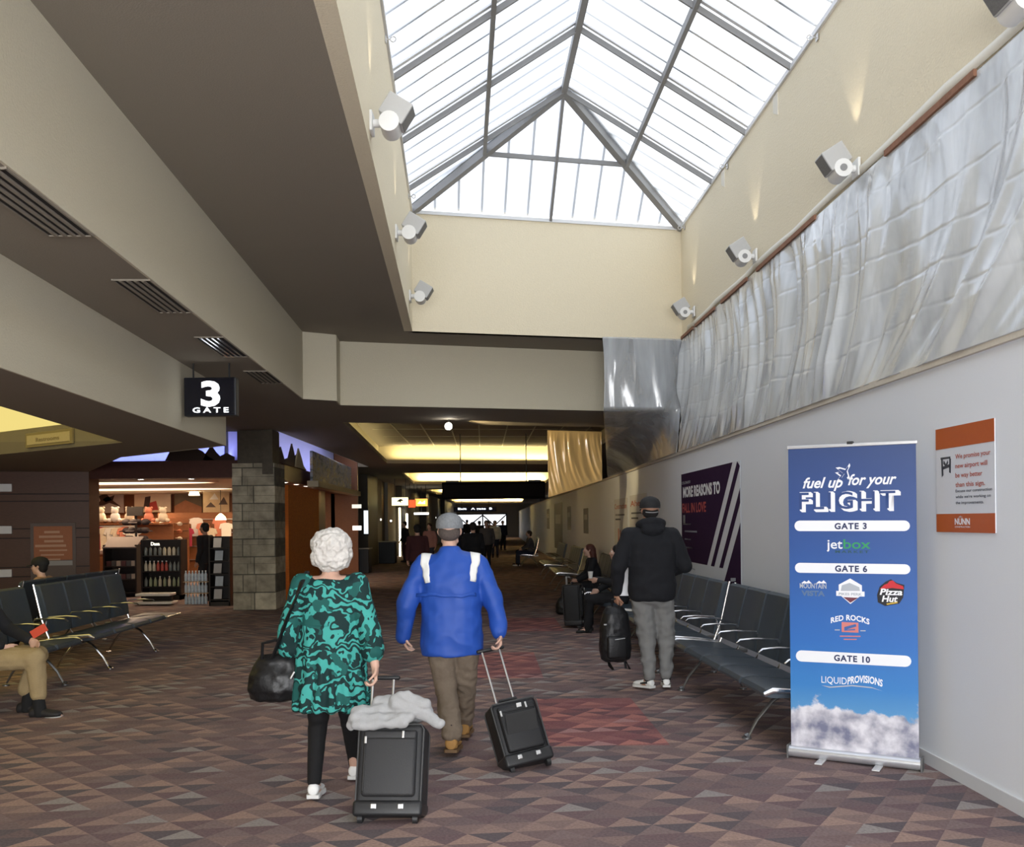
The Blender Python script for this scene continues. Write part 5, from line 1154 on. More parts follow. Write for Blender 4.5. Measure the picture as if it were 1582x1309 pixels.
def shoe(t, an, toe, up_m, sole_m, r=.042, L_=None, high=.0, name='shoe', tongue=None, k=1.0):
    an, toe = V(an), V(toe); d = (toe - an); d0 = V((d.x, d.y, 0)).normalized()
    pit = math.atan2(-(d.z + .0), math.hypot(d.x, d.y))
    # frame along the sole from heel to toe
    heel = an - d0 * .055 * k - V((0, 0, J_H)) ; 
    f = (toe + d0 * .02 - V((0, 0, .02)) - heel); L2 = f.length; fx = f.normalized(); sx_ = fx.cross(V((0, 0, 1))).normalized(); fz = sx_.cross(fx).normalized()
    prof = [(0, .030, .0, .055), (.06, .036, .0, .075), (.25, .036, .0, .078), (.42, .034, .0, .064), (.62, .042, .0, .050), (.8, .046, .0, .044), (.93, .038, .0, .036), (1.0, .018, .0, .022)]
    m = MB(); rows = []
    for u, w, z0, z1 in prof:
        c = heel + fx * (u * L2); rows.append([c + sx_ * (w * k * math.cos(a)) + fz * (((z0 + z1) / 2 * k + .016) + (z1 - z0) / 2 * k * math.sin(a)) for a in [2 * PI * k / 14 for k in range(14)]])
    m.rings(rows)
    if high: m.cap(an - V((0, 0, .03)), an + V((0, 0, high)), .047, .05)
    o = m.build(name, up_m, t, smooth=50); so = o.modifiers.new('s', 'SUBSURF'); so.levels = so.render_levels = 1
    m = MB(); rows = []
    for u, w, _, _ in prof:
        c = heel + fx * (u * L2); rows.append([c + sx_ * (a * (w * k + .004)) + fz * b for a, b in ((-1, .0), (1, .0), (1, .022), (-1, .022))])
    m.rings(rows); m.build('sole', sole_m, o)
    return o
J_H = .075
def folds(a1, s1, a2=0, s2=1, seed=0, zs=1.0):
    def f(c):
        p = V((c.x * s1 + seed, c.y * s1, c.z * s1 * zs)); r = (1 - abs(noise.noise(p)) * 2) * .5 + noise.noise(p * 2.1) * .4
        return a1 * (r - .2) + (a2 * noise.noise(V((c.x * s2, c.y * s2, c.z * s2 + seed))) if a2 else 0)
    return f

# ------------------------------------------------ woman in the teal tunic
WX, WY = aty(510, 900, 5.95).x, 5.95
wm = thing('person', 'person with curly white hair in a teal and black patterned tunic, pulling a grey suitcase', 'person', (WX, WY, 0), R(-1))
Jw = dict(pelvis=(0, 0, .84), chest=(0, .0, 1.14), neck=(0, -.005, 1.335), head=(.01, .03, 1.475), shL=(-.165, -.01, 1.27), shR=(.165, -.01, 1.27), elL=(-.255, -.02, .99), elR=(.250, -.05, .985),
          wrL=(-.268, .05, .80), wrR=(.29, -.12, .79), hipL=(-.085, 0, .83), hipR=(.085, 0, .83), knL=(-.085, .02, .46), knR=(.09, .09, .47), anL=(-.075, -.16, .095), anR=(.09, .28, .09), toeL=(-.08, -.02, .03), toeR=(.10, .42, .035))
body(wm, Jw, 1.02, SKIN, .98, hands=dict(L=((0, .1, -1), (1, .2, 0), .9, 1), R=((.05, -.25, -1), (-.9, -.3, 0), 1.25, -1)))
def pattern_mat():
    m = bpy.data.materials.new('teal_black_print_cloth'); m.use_nodes = True; nt = m.node_tree; N = nt.nodes; L = nt.links.new; b = N['Principled BSDF']
    t = N.new('ShaderNodeTexCoord'); n = N.new('ShaderNodeTexNoise'); n.inputs['Scale'].default_value = 6.5; n.inputs['Detail'].default_value = 2; L(t.outputs['Object'], n.inputs[0])
    va = N.new('ShaderNodeVectorMath'); va.operation = 'MULTIPLY_ADD'; va.inputs[1].default_value = (.34, .34, .34); L(n.outputs[1], va.inputs[0]); L(t.outputs['Object'], va.inputs[2])
    w = N.new('ShaderNodeTexWave'); w.wave_type = 'RINGS'; w.rings_direction = 'SPHERICAL'; w.inputs['Scale'].default_value = 3.4; w.inputs['Distortion'].default_value = 13; w.inputs['Detail'].default_value = 1.5; w.inputs['Detail Scale'].default_value = 2.2; L(va.outputs[0], w.inputs[0])
    v = N.new('ShaderNodeTexVoronoi'); v.inputs['Scale'].default_value = 12; L(va.outputs[0], v.inputs[0])
    r1 = N.new('ShaderNodeValToRGB'); r1.color_ramp.interpolation = 'CONSTANT'; e = r1.color_ramp.elements; e[0].color = (0, 0, 0, 1); e[1].position = .55; e[1].color = (1, 1, 1, 1); L(w.outputs[0], r1.inputs[0])
    r2 = N.new('ShaderNodeValToRGB'); r2.color_ramp.interpolation = 'CONSTANT'; e = r2.color_ramp.elements; e[0].color = (0, 0, 0, 1); e[1].position = .27; e[1].color = (1, 1, 1, 1); L(v.outputs[0], r2.inputs[0])
    mn = N.new('ShaderNodeMath'); mn.operation = 'MINIMUM'; L(r1.outputs[0], mn.inputs[0]); L(r2.outputs[0], mn.inputs[1])
    mx = N.new('ShaderNodeMix'); mx.data_type = 'RGBA'; L(mn.outputs[0], mx.inputs[0]); mx.inputs[6].default_value = (.010, .030, .030, 1); mx.inputs[7].default_value = (.055, .34, .30, 1)
    n2 = N.new('ShaderNodeTexNoise'); n2.inputs['Scale'].default_value = 9; L(t.outputs['Object'], n2.inputs[0]); gt = N.new('ShaderNodeMath'); gt.operation = 'GREATER_THAN'; gt.inputs[1].default_value = .60; L(n2.outputs[0], gt.inputs[0])
    m2 = N.new('ShaderNodeMix'); m2.data_type = 'RGBA'; L(gt.outputs[0], m2.inputs[0]); L(mx.outputs[2], m2.inputs[6]); m2.inputs[7].default_value = (.015, .095, .085, 1)
    L(m2.outputs[2], b.inputs['Base Color']); b.inputs['Roughness'].default_value = .75; b.inputs['Specular IOR Level'].default_value = .2; return m
TEAL = pattern_mat()
m = MB()
torso(m, [((0, .0, .515), .232, .175), ((0, 0, .60), .228, .17), ((0, 0, .74), .215, .16), ((0, 0, .86), .205, .15), ((0, 0, .98), .190, .135), ((0, 0, 1.05), .185, .130), ((0, 0, 1.15), .195, .135), ((0, -.005, 1.23), .195, .125), ((0, -.005, 1.275), .165, .10), ((0, -.01, 1.305), .115, .075), ((0, -.01, 1.312), .08, .06)])
for s in 'LR':
    sg = -1 if s == 'L' else 1
    m.cap((sg * .12, -.01, 1.26), Jw['sh' + s], .072, .072); m.cap(Jw['sh' + s], Jw['el' + s], .078, .068); w_ = V(Jw['wr' + s]); e_ = V(Jw['el' + s])
    m.cap(e_, e_.lerp(w_, .55), .068, .074)
o = remesh(m, 'tunic', TEAL, wm, .010, 4, lambda c: (.010 * math.sin(math.atan2(c.y, c.x) * 13 + 2 * noise.noise(c * 4)) * max(0, min(1, (1.0 - c.z) * 3)) if abs(c.x) < .24 else 0) + folds(.010, 5, .004, 16, 3)(c))
m = MB(); m.tube([(.0 + .19 * math.cos(a), .134 * math.sin(a), 1.035) for a in [2 * PI * k / 24 for k in range(25)]], .006, 6); m.build('waist_seam', TEAL, wm, smooth=True)
m = MB()
for s in 'LR': m.cap(V(Jw['hip' + s]) - V((0, 0, .05)), Jw['kn' + s], .095, .068); kn, an = V(Jw['kn' + s]), V(Jw['an' + s]); m.cap(kn, an + V((0, 0, .02)), .066, .043); m.cap(kn.lerp(an, .2) + V((0, -.015, 0)), kn.lerp(an, .5), .062, .045)
m.cap((-.06, 0, .84), (.06, 0, .84), .12, .12); remesh(m, 'leggings', mat('black_leggings', (.004, .0035, .004), .85, bump=.1, var=.2), wm, .01, 4, folds(.003, 12, seed=4))
WSH = mat('white_shoe', (.72, .72, .70), .5, bump=.1, scale=90, var=.05); WSO = mat('white_sole', (.6, .6, .58), .6, var=.05)
shoe(wm, Jw['anL'], Jw['toeL'], WSH, WSO); shoe(wm, Jw['anR'], Jw['toeR'], WSH, WSO)
def curls(c):
    p = V(c) * 26; return .013 * (noise.noise(p) + .6 * noise.noise(p * 2.2)) + .010 * noise.noise(V(c) * 12)
m = MB(); h = V(Jw['head']); m.ball(h + V((0, -.03, .035)), (.128, .122, .108), 12); m.ball(h + V((0, -.055, -.035)), (.120, .09, .092), 12); m.ball(h + V((-.07, -.01, -.01)), (.055, .07, .09), 10); m.ball(h + V((.07, -.01, -.01)), (.055, .07, .09), 10)
remesh(m, 'hair', mat('white_curly_hair', (.60, .57, .53), .75, bump=1.0, scale=38, var=.28), wm, .006, 2, curls)
# handbag on her left, hanging from a shoulder strap
LEA = mat('black_soft_leather', (.005, .005, .0055), .42, bump=.35, scale=30, var=.2)
hb = thing('handbag', 'large soft black handbag hanging at the left hip of the person in teal', 'handbag', (WX - .33, WY + .02, .56))
m = MB(); rows = []
for u, rx_, ry_, z in ((0, .10, .05, .0), (.1, .17, .085, .01), (.3, .195, .10, .07), (.6, .18, .09, .16), (.85, .135, .06, .25), (1, .11, .03, .29)):
    rows.append([V((rx_ * math.cos(a), ry_ * math.sin(a), z)) for a in [2 * PI * k / 24 for k in range(24)]])
m.rings(rows); o = remesh(m, 'body', LEA, hb, .010, 4, folds(.014, 9, .005, 20, 8))
m = MB(); m.tube([(-.02, -.05, .27), (.04, -.09, .40), (.09, -.125, .52), (.145, -.135, .64), (.175, -.115, .73), (.185, 0, .790), (.175, .09, .73), (.12, .14, .60), (.06, .12, .42), (.03, .02, .28)], .016, 8, sy=.5); m.build('strap', LEA, hb, smooth=40)
m = MB(); m.tube([(-.09, -.03, .25), (-.08, -.05, .36), (.0, -.06, .38), (.06, -.05, .36), (.07, -.03, .25)], .010, 8); m.build('handle', LEA, hb, smooth=40)
m = MB(); m.rbox((.11, -.095, .17), (.012, .01, .05), .003, M=Matrix.Rotation(R(30), 3, 'Y')); m.build('zip_pull', ALU, hb)

# ------------------------------------------------ man in the blue jacket
BX, BY = aty(697, 900, 6.95).x, 6.95
bm_ = thing('person', 'person in a royal blue jacket with white shoulder stripes, grey cap and tan boots', 'person', (BX, BY, 0), 0)
Jb = dict(pelvis=(.0, 0, .90), chest=(0, .0, 1.20), neck=(-.01, .0, 1.42), head=(-.01, .045, 1.575), shL=(-.195, 0, 1.35), shR=(.195, 0, 1.35), elL=(-.315, -.04, 1.06), elR=(.305, -.02, 1.07),
          wrL=(-.345, -.02, .86), wrR=(.345, -.10, .86), hipL=(-.09, 0, .88), hipR=(.10, 0, .88), knL=(-.055, .06, .50), knR=(.085, .16, .50), anL=(.0, -.10, .11), anR=(.06, .42, .10), toeL=(.01, .06, .04), toeR=(.07, .58, .05))
body(bm_, Jb, 1.12, SKIN, 1.0, hands=dict(L=((.1, .15, -1), (.9, .3, 0), .9, 1), R=((.0, -.35, -1), (-.9, -.3, 0), 1.25, -1)))
BLU = mat('royal_blue_nylon', (.016, .070, .36), .55, bump=.08, scale=260, var=.05, spec=.35); WHN = mat('white_nylon', (.78, .78, .75), .55, var=.03, bump=.05)
m = MB()
torso(m, [((0, 0, .70), .215, .165), ((0, 0, .76), .222, .172), ((0, 0, .90), .220, .172), ((0, 0, 1.02), .212, .16), ((0, 0, 1.15), .220, .155), ((0, 0, 1.27), .228, .148), ((0, 0, 1.36), .205, .12), ((-.01, 0, 1.415), .125, .09), ((-.01, .0, 1.45), .078, .070), ((-.01, .005, 1.475), .072, .066)])
for s in 'LR':
    sg = -1 if s == 'L' else 1
    m.cap((sg * .05, 0, 1.385), Jb['sh' + s], .062, .070); m.cap(Jb['sh' + s], Jb['el' + s], .076, .074); w_ = V(Jb['wr' + s]); e_ = V(Jb['el' + s]); m.cap(e_, e_.lerp(w_, 1.12 if s == 'L' else .95), .074, .056)
jk = remesh(m, 'jacket', BLU, bm_, .010, 9, folds(.020, 4.6, .005, 15, 6, 1.3))
m = MB()
for k in range(9): pass
# white shoulder panels: strips over the shoulders following the jacket
def strip_on(obj_, pts, w, off, name, mt, parent, n=16):
    """lay a band on the surface: shrink it onto the jacket by nearest points"""
    from mathutils.bvhtree import BVHTree
    me = obj_.data; bv = BVHTree.FromPolygons([v.co for v in me.vertices], [p.vertices for p in me.polygons]); rows = []
    P = [V(p) for p in pts]
    for i in range(n + 1):
        s = i / n * (len(P) - 1); k = min(int(s), len(P) - 2); c = P[k].lerp(P[k + 1], s - k); d = (P[k + 1] - P[k]).normalized()
        loc, nr, _, _ = bv.find_nearest(c); sd = d.cross(nr).normalized(); r = []
        for u in (-1, -.5, 0, .5, 1):
            l2, n2, _, _ = bv.find_nearest(loc + sd * w * u * (1.15 - .5 * i / n if w > .02 else 1)); r.append(l2 + n2 * (off + .002 * (1 - u * u)))
        rows.append(r)
    mm = MB(); mm.rings(rows, closed=False, caps=False); o = mm.build(name, mt, parent, smooth=True); so = o.modifiers.new('t', 'SOLIDIFY'); so.thickness = .004; so.offset = 0; return o
for sg, nm in ((-1, 'L'), (1, 'R')):
    strip_on(jk, [(sg * .175, .05, 1.40), (sg * .172, .0, 1.43), (sg * .178, -.07, 1.37), (sg * .190, -.14, 1.30), (sg * .192, -.17, 1.22)], .036, .003, 'shoulder_panel', WHN, bm_)
m = MB(); strip_on(jk, [(-.22, -.14, 1.135), (-.1, -.2, 1.13), (.0, -.2, 1.13), (.1, -.2, 1.13), (.22, -.14, 1.135)], .012, .003, 'vent_flap', BLU, bm_, 20)
KHG = mat('grey_brown_cords', (.175, .135, .098), .85, bump=.3, scale=60, var=.12)
m = MB()
for s in 'LR': kn, an = V(Jb['kn' + s]), V(Jb['an' + s]); m.cap(V(Jb['hip' + s]) - V((0, 0, .06)), kn, .110, .088); m.cap(kn, an + V((0, 0, .05)), .087, .074)
m.cap((-.07, 0, .87), (.07, 0, .87), .125, .125); remesh(m, 'trousers', KHG, bm_, .010, 4, lambda c: folds(.016, 7, .006, 22, 2, 1.6)(c) * (1.5 if c.z < .35 else 1))
TAN = mat('tan_nubuck', (.36, .19, .055), .75, bump=.25, scale=50, var=.15); GUM = mat('brown_boot_sole', (.14, .08, .035), .7, var=.1); DKC = mat('dark_boot_collar', (.03, .02, .018), .7)
for s in 'LR':
    b = shoe(bm_, Jb['an' + s], Jb['toe' + s], TAN, GUM, high=.04, name='boot', k=1.28); mm = MB(); a = V(Jb['an' + s]); mm.cap(a + V((0, 0, .05)), a + V((0, 0, .085)), .056, .058); mm.build('collar', DKC, b, smooth=True)
CAPG = mat('mottled_grey_cap', (.20, .21, .22), .8, bump=.35, scale=60, var=.35)
def cap_on(t, hd, m_, k=1.0, back=False, strap=None, button=True):
    h = V(hd); m = MB(); rows = []
    for z, r in ((.015, 1.0), (.04, 1.02), (.07, .97), (.095, .82), (.112, .58), (.122, .28), (.125, .06)):
        rows.append([h + V((.094 * r * math.cos(a) * k, -.012 + .112 * r * math.sin(a) * k, z * k + .012)) for a in [2 * PI * q / 24 for q in range(24)]])
    m.rings(rows); o = m.build('cap', m_, t, smooth=50); s = -1 if back else 1
    b = MB(); b.rings([[h + V((x * .075, s * (.085 + u * .075 * (1 - .35 * x * x)), .032 - .012 * u - .010 * x * x)) for x in [-1 + q / 5 for q in range(11)]] for u in (0, .5, 1)], closed=False, caps=False); q = b.build('brim', m_, o, smooth=True, fix=False); so = q.modifiers.new('t', 'SOLIDIFY'); so.thickness = .005
    return o
cp = cap_on(bm_, Jb['head'], CAPG, 1.03)
m = MB(); h = V(Jb['head']); m.ball(h + V((0, -.038, .0)), (.081, .070, .068), 10); remesh(m, 'hair', mat('short_grey_hair', (.09, .07, .06), .9, bump=.6, scale=120, var=.3), bm_, .008, 2)

# ------------------------------------------------ man in the black hoodie
HX, HY = aty(1004, 900, 9.45).x, 9.45
hm = thing('person', 'tall person in a black hoodie, black cap and grey joggers standing by the right seats', 'person', (HX, HY, 0), R(4))
Jh = dict(pelvis=(.02, 0, .98), chest=(.02, .0, 1.32), neck=(.015, .02, 1.56), head=(.02, .065, 1.735), shL=(-.205, .0, 1.49), shR=(.225, .0, 1.49), elL=(-.315, -.02, 1.18), elR=(.335, -.02, 1.20),
          wrL=(-.318, .06, .93), wrR=(.22, .20, 1.10), hipL=(-.085, 0, .96), hipR=(.12, 0, .96), knL=(-.03, .02, .53), knR=(.16, .03, .53), anL=(-.03, -.05, .10), anR=(.15, -.01, .10), toeL=(-.13, .10, .035), toeR=(.18, .15, .035))
body(hm, Jh, 1.18, SKIN2, 1.0, hands=dict(L=((0, .15, -1), (.9, .4, 0), 1.3, 1), R=((-.7, .6, 0), (0, -.3, -1), .8, -1)))
HOOD = mat('black_fleece', (.006, .0065, .009), .9, bump=.15, scale=150, var=.2); SWT = mat('grey_marl_jersey', (.17, .17, .165), .9, bump=.12, scale=200, var=.1)
m = MB()
torso(m, [((.02, 0, .86), .205, .155), ((.02, 0, .90), .225, .175), ((.02, 0, 1.0), .235, .18), ((.02, 0, 1.15), .225, .165), ((.02, 0, 1.30), .235, .165), ((.02, 0, 1.42), .235, .155), ((.02, 0, 1.50), .20, .12), ((.015, .01, 1.56), .12, .09), ((.015, .015, 1.59), .08, .08)])
for s in 'LR':
    sg = -1 if s == 'L' else 1
    m.cap((sg * .06 + .015, 0, 1.52), Jh['sh' + s], .075, .082); m.cap(Jh['sh' + s], Jh['el' + s], .086, .080); w_ = V(Jh['wr' + s]); e_ = V(Jh['el' + s]); m.cap(e_, e_.lerp(w_, .92), .078, .050)
remesh(m, 'hoodie', HOOD, hm, .011, 8, folds(.016, 4.5, .004, 14, 1, 1.2))
m = MB(); m.tube([(.015 + .105 * math.cos(a), -.005 + .10 * math.sin(a), 1.60 - .035 * math.sin(a)) for a in [2 * PI * k / 20 for k in range(21)]], .042, 10); m.ball((.015, -.095, 1.56), (.115, .06, .075), 10)
remesh(m, 'hood', HOOD, hm, .010, 3, folds(.012, 10, .004, 20, 5))
m = MB()
for s in 'LR': kn, an = V(Jh['kn' + s]), V(Jh['an' + s]); m.cap(V(Jh['hip' + s]) - V((0, 0, .03)), kn, .122, .095); m.cap(kn, an + V((0, 0, .05)), .096, .058)
m.cap((-.03, .0, .93), (.07, .0, .93), .15, .15); remesh(m, 'joggers', SWT, hm, .011, 4, lambda c: folds(.018, 6, .008, 20, 12, 1.5)(c) * (1.4 if c.z < .3 else 1))
BW = mat('black_shoe_panel', (.02, .02, .02), .5)
for s in 'LR':
    b = shoe(hm, Jh['an' + s], Jh['toe' + s], WSH, WSO); a = V(Jh['an' + s]); m = MB(); m.cap(a + V((0, 0, .02)), a + V((0, 0, .06)), .05, .05); m.build('sock_cuff', mat('dark_sock', (.03, .03, .03), .9), b, smooth=True)
    m = MB(); d = (V(Jh['toe' + s]) - a); d.z = 0; d.normalize(); sd = V((d.y, -d.x, 0))
    for q in (-1, 1): m.cap(a + d * .0 + sd * q * .030 - V((0, 0, .025)), a + d * .075 + sd * q * .036 - V((0, 0, .04)), .012, .008, 8)
    m.build('side_panel', BW, b, smooth=True)
cp = cap_on(hm, Jh['head'], mat('black_cap_cloth', (.012, .012, .013), .8, bump=.2, var=.2), 1.06)
m = MB(); h = V(Jh['head']); m.tube([h + V((.09 * math.sin(a), -.012 - .112 * math.cos(a), -.005 - .012 * math.cos(a * 1.4))) for a in [-.75 + .15 * k for k in range(11)]], .0035, 6); m.build('cap_strap', mat('grey_cap_strap', (.4, .4, .4), .6), cp)
m = MB(); m.ball(h + V((0, -.03, -.012)), (.081, .075, .065), 10); remesh(m, 'hair', mat('short_black_hair', (.012, .010, .010), .9, bump=.5, scale=120), hm, .008, 2)
# white paper bag held against his side
pb = thing('paper_bag', 'white folded paper showing between the arm and side of the hoodie wearer', 'paper', (HX - .24, HY + .14, .90), R(-10))
m = MB(); m.plate((0, 0, 0), (1, 0, 0), (0, 0, 1), [(-.07, 0), (.06, 0), (.05, .28), (.02, .30)], .012, nrm=(0, 1, 0)); m.build('sheet', mat('bright_white_paper', (.85, .86, .88), .6, var=.02), pb)
# backpack in his left hand
bp_ = thing('backpack', 'black backpack hanging from the left hand of the person in the hoodie', 'backpack', (HX - .34, HY + .03, .27), R(12))
m = MB(); rows = []
for u, rx_, ry_, z in ((0, .10, .07, .0), (.1, .145, .10, .03), (.3, .158, .115, .14), (.6, .15, .11, .33), (.85, .125, .09, .47), (1, .08, .05, .535)):
    rows.append([V((rx_ * math.copysign(abs(math.cos(a)) ** .8, math.cos(a)), ry_ * math.copysign(abs(math.sin(a)) ** .8, math.sin(a)), z)) for a in [2 * PI * k / 24 for k in range(24)]])
m.rings(rows); NYL = mat('black_pack_nylon', (.006, .006, .007), .45, bump=.3, scale=45, var=.2); remesh(m, 'main_bag', NYL, bp_, .010, 4, folds(.010, 8, .004, 20, 15))
m = MB(); m.rbox((-.02, -.115, .15), (.20, .06, .22), .028); m.build('front_pocket', NYL, bp_, smooth=50)
m = MB(); m.tube([(-.03, 0, .52), (-.03, .0, .60), (.03, 0, .62), (.05, 0, .52)], .011, 8); m.build('grab_handle', NYL, bp_, smooth=50)
for x, k in ((-.07, 0), (.10, 1)):
    m = MB(); m.tube([(x, .10, .46), (x + .02, .17, .30), (x + .03, .16, .10), (x + .02, .04, -.05 - .03 * k), (x + .04, -.02, -.08), (x + .01, .05, .02)], .012, 6, sy=.4); m.build('shoulder_strap', NYL, bp_, smooth=50)
m = MB(); m.rbox((-.125, -.08, .37), (.03, .012, .014), .003); m.build('buckle', ALU, bp_)
m = MB(); m.tube([(-.05, -.15, .23), (.05, -.15, .24)], .004, 6); m.build('zip', ALU, bp_)

# ------------------------------------------------ suitcases
def suitcase(loc, rz, tilt, w, h, d, label, shell, ext, trim=True, hw=None, hx=0, side=0):
    """stands at its wheels (origin), leaning by tilt towards +y, front panel facing -y"""
    t = thing('suitcase', label, 'suitcase', loc, rz); M = Matrix.Rotation(-tilt, 3, 'X'); P = lambda x, y, z: M @ V((x, y, z)) + V((0, 0, .0)); k = MB()
    def rb(c, dd, r=.02): m = MB(); m.rbox(M @ V(c), dd, r, M=M, n=5); return m
    z0 = .05
    rb((0, d / 2, z0 + h / 2), (w, d, h), .035).build('shell', shell, t, smooth=50)
    rb((0, -.012, z0 + h * .52), (w * .80, .05, h * .66), .022).build('front_pocket', shell, t, smooth=50)
    rb((0, -.02, z0 + h * .86), (w * .80, .035, h * .10), .015).build('top_pocket', shell, t, smooth=50)
    rb((0, d / 2 - .01, z0 + .035), (w + .012, d + .02, .085), .02).build('base_guard', DARK, t, smooth=50)
    m = MB()
    for y_ in (.0, d):
        pts = [P(w / 2 * sx_ , y_, z) for sx_, z in ((-.96, z0 + .06), (-.98, z0 + h * .93), (-.90, z0 + h * .985), (.90, z0 + h * .985), (.98, z0 + h * .93), (.96, z0 + .06))]; m.tube(pts, .0055, 6)
    m.build('piping', mat('dark_piping', (.05, .05, .05), .5), t)
    for sx_ in (-1, 1):
        c = P(sx_ * (w / 2 - .035), .035, .035); mm = MB(); mm.tube([c - V((.014, 0, 0)), c + V((.014, 0, 0))], .034, 16); wh = mm.build('wheel', DARK, t, smooth=40)
        rb((sx_ * (w / 2 - .035), .04, .062), (.045, .07, .05), .012).build('wheel_housing', DARK, t, smooth=50)
        rb((sx_ * w * .2, -.016, z0 + .045), (.035, .02, .03), .006).build('skid', ALU, t)
    hw = hw or w * .26
    for sx_ in (-1, 1): m = MB(); m.tube([P(hx + sx_ * hw / 2, d * .82, z0 + h * .9), P(hx + sx_ * hw / 2, d * .82, z0 + h + ext)], .0075, 8); m.build('handle_tube', ALU, t, smooth=40)
    m = MB(); m.cap(P(hx - hw / 2 - .025, d * .82, z0 + h + ext), P(hx + hw / 2 + .025, d * .82, z0 + h + ext), .014, .014, 10); m.build('grip', DARK, t, smooth=True)
    m = MB(); m.tube([P(-.07, d * .5, z0 + h - .002), P(-.06, d * .5, z0 + h + .03), P(.06, d * .5, z0 + h + .03), P(.07, d * .5, z0 + h - .002)], .011, 8); m.build('carry_handle', DARK, t, smooth=50)
    for q in ((-w * .36, z0 + h * .80), (w * .20, z0 + h * .86)): rb((q[0], -.045, q[1]), (.014, .008, .04), .003).build('zip_pull', ALU, t)
    m = MB(); m.tube([P(-w * .37, -.034, z0 + h * .78), P(-w * .37, -.034, z0 + h * .25)], .003, 6); m.tube([P(-w * .37, -.038, z0 + h * .82), P(w * .37, -.038, z0 + h * .82)], .003, 6); m.build('zip', mat('dark_zip', (.04, .04, .04), .4, .5), t)
    return t, P
GNY = mat('charcoal_nylon', (.022, .022, .023), .55, bump=.2, scale=160, var=.12); BNY = mat('black_ballistic_nylon', (.009, .009, .010), .55, bump=.2, scale=160, var=.12)
gp = V((WX + .30, WY - .12, .70))
s1, P1 = suitcase((aty(597, 1250, 5.3).x, 5.30, 0), R(-3), R(21), .375, .50, .24, 'charcoal upright suitcase with a pale jacket draped on top', GNY, .30, hw=.125, hx=-.10)
bxx = aty(822, 1160, 6.5).x
s2, P2 = suitcase((bxx, 6.40, 0), R(10), R(26), .33, .43, .20, 'small black suitcase pulled by the person in the blue jacket', BNY, .42, hw=.13)
s2.rotation_euler = (0, R(-8), R(20)); s2.location.z = .012
m = MB(); m.rbox(P2(0.02, -.042, .05 + .43 * .88), (.035, .006, .028), .002); m.build('badge', mat('silver_badge', (.8, .8, .78), .3, .4), s2)
m = MB(); m.rbox(P2(0, -.04, .05 + .43 * .5), (.22, .008, .24), .004); m.build('pocket_panel', mat('grey_pocket_nylon', (.018, .018, .018), .6, bump=.2, var=.1), s2)
# pale jacket lying over the suitcase
jt = thing('draped_jacket', 'pale grey jacket bundled over the top of the charcoal suitcase', 'jacket', s1.location, R(-3))
HL = mat('heather_grey_fleece', (.36, .36, .36), .9, bump=.2, scale=120, var=.08)
m = MB(); top = lambda x, y, z: P1(x, y, z)
m.cap(top(-.20, .02, .60), top(.0, .06, .625), .045, .06); m.cap(top(-.0, .06, .625), top(.16, .08, .64), .06, .055); m.cap(top(-.2, .12, .60), top(.12, .16, .64), .055, .06); m.cap(top(-.22, .0, .575), top(.10, -.02, .575), .035, .03)
m.cap(top(-.20, -.03, .535), top(.08, -.04, .545), .028, .024); m.cap(top(.02, .0, .66), top(.20, .02, .60), .045, .038); m.cap(top(.20, .02, .60), top(.27, .0, .545), .036, .030)
m.cap(top(.05, -.01, .70), top(.18, .0, .66), .035, .035); m.cap(top(-.1, .05, .68), top(.06, .06, .69), .035, .035); m.cap(top(-.22, .03, .565), top(-.24, .02, .54), .035, .03)
remesh(m, 'cloth', HL, jt, .008, 5, folds(.020, 9, .008, 24, 21))
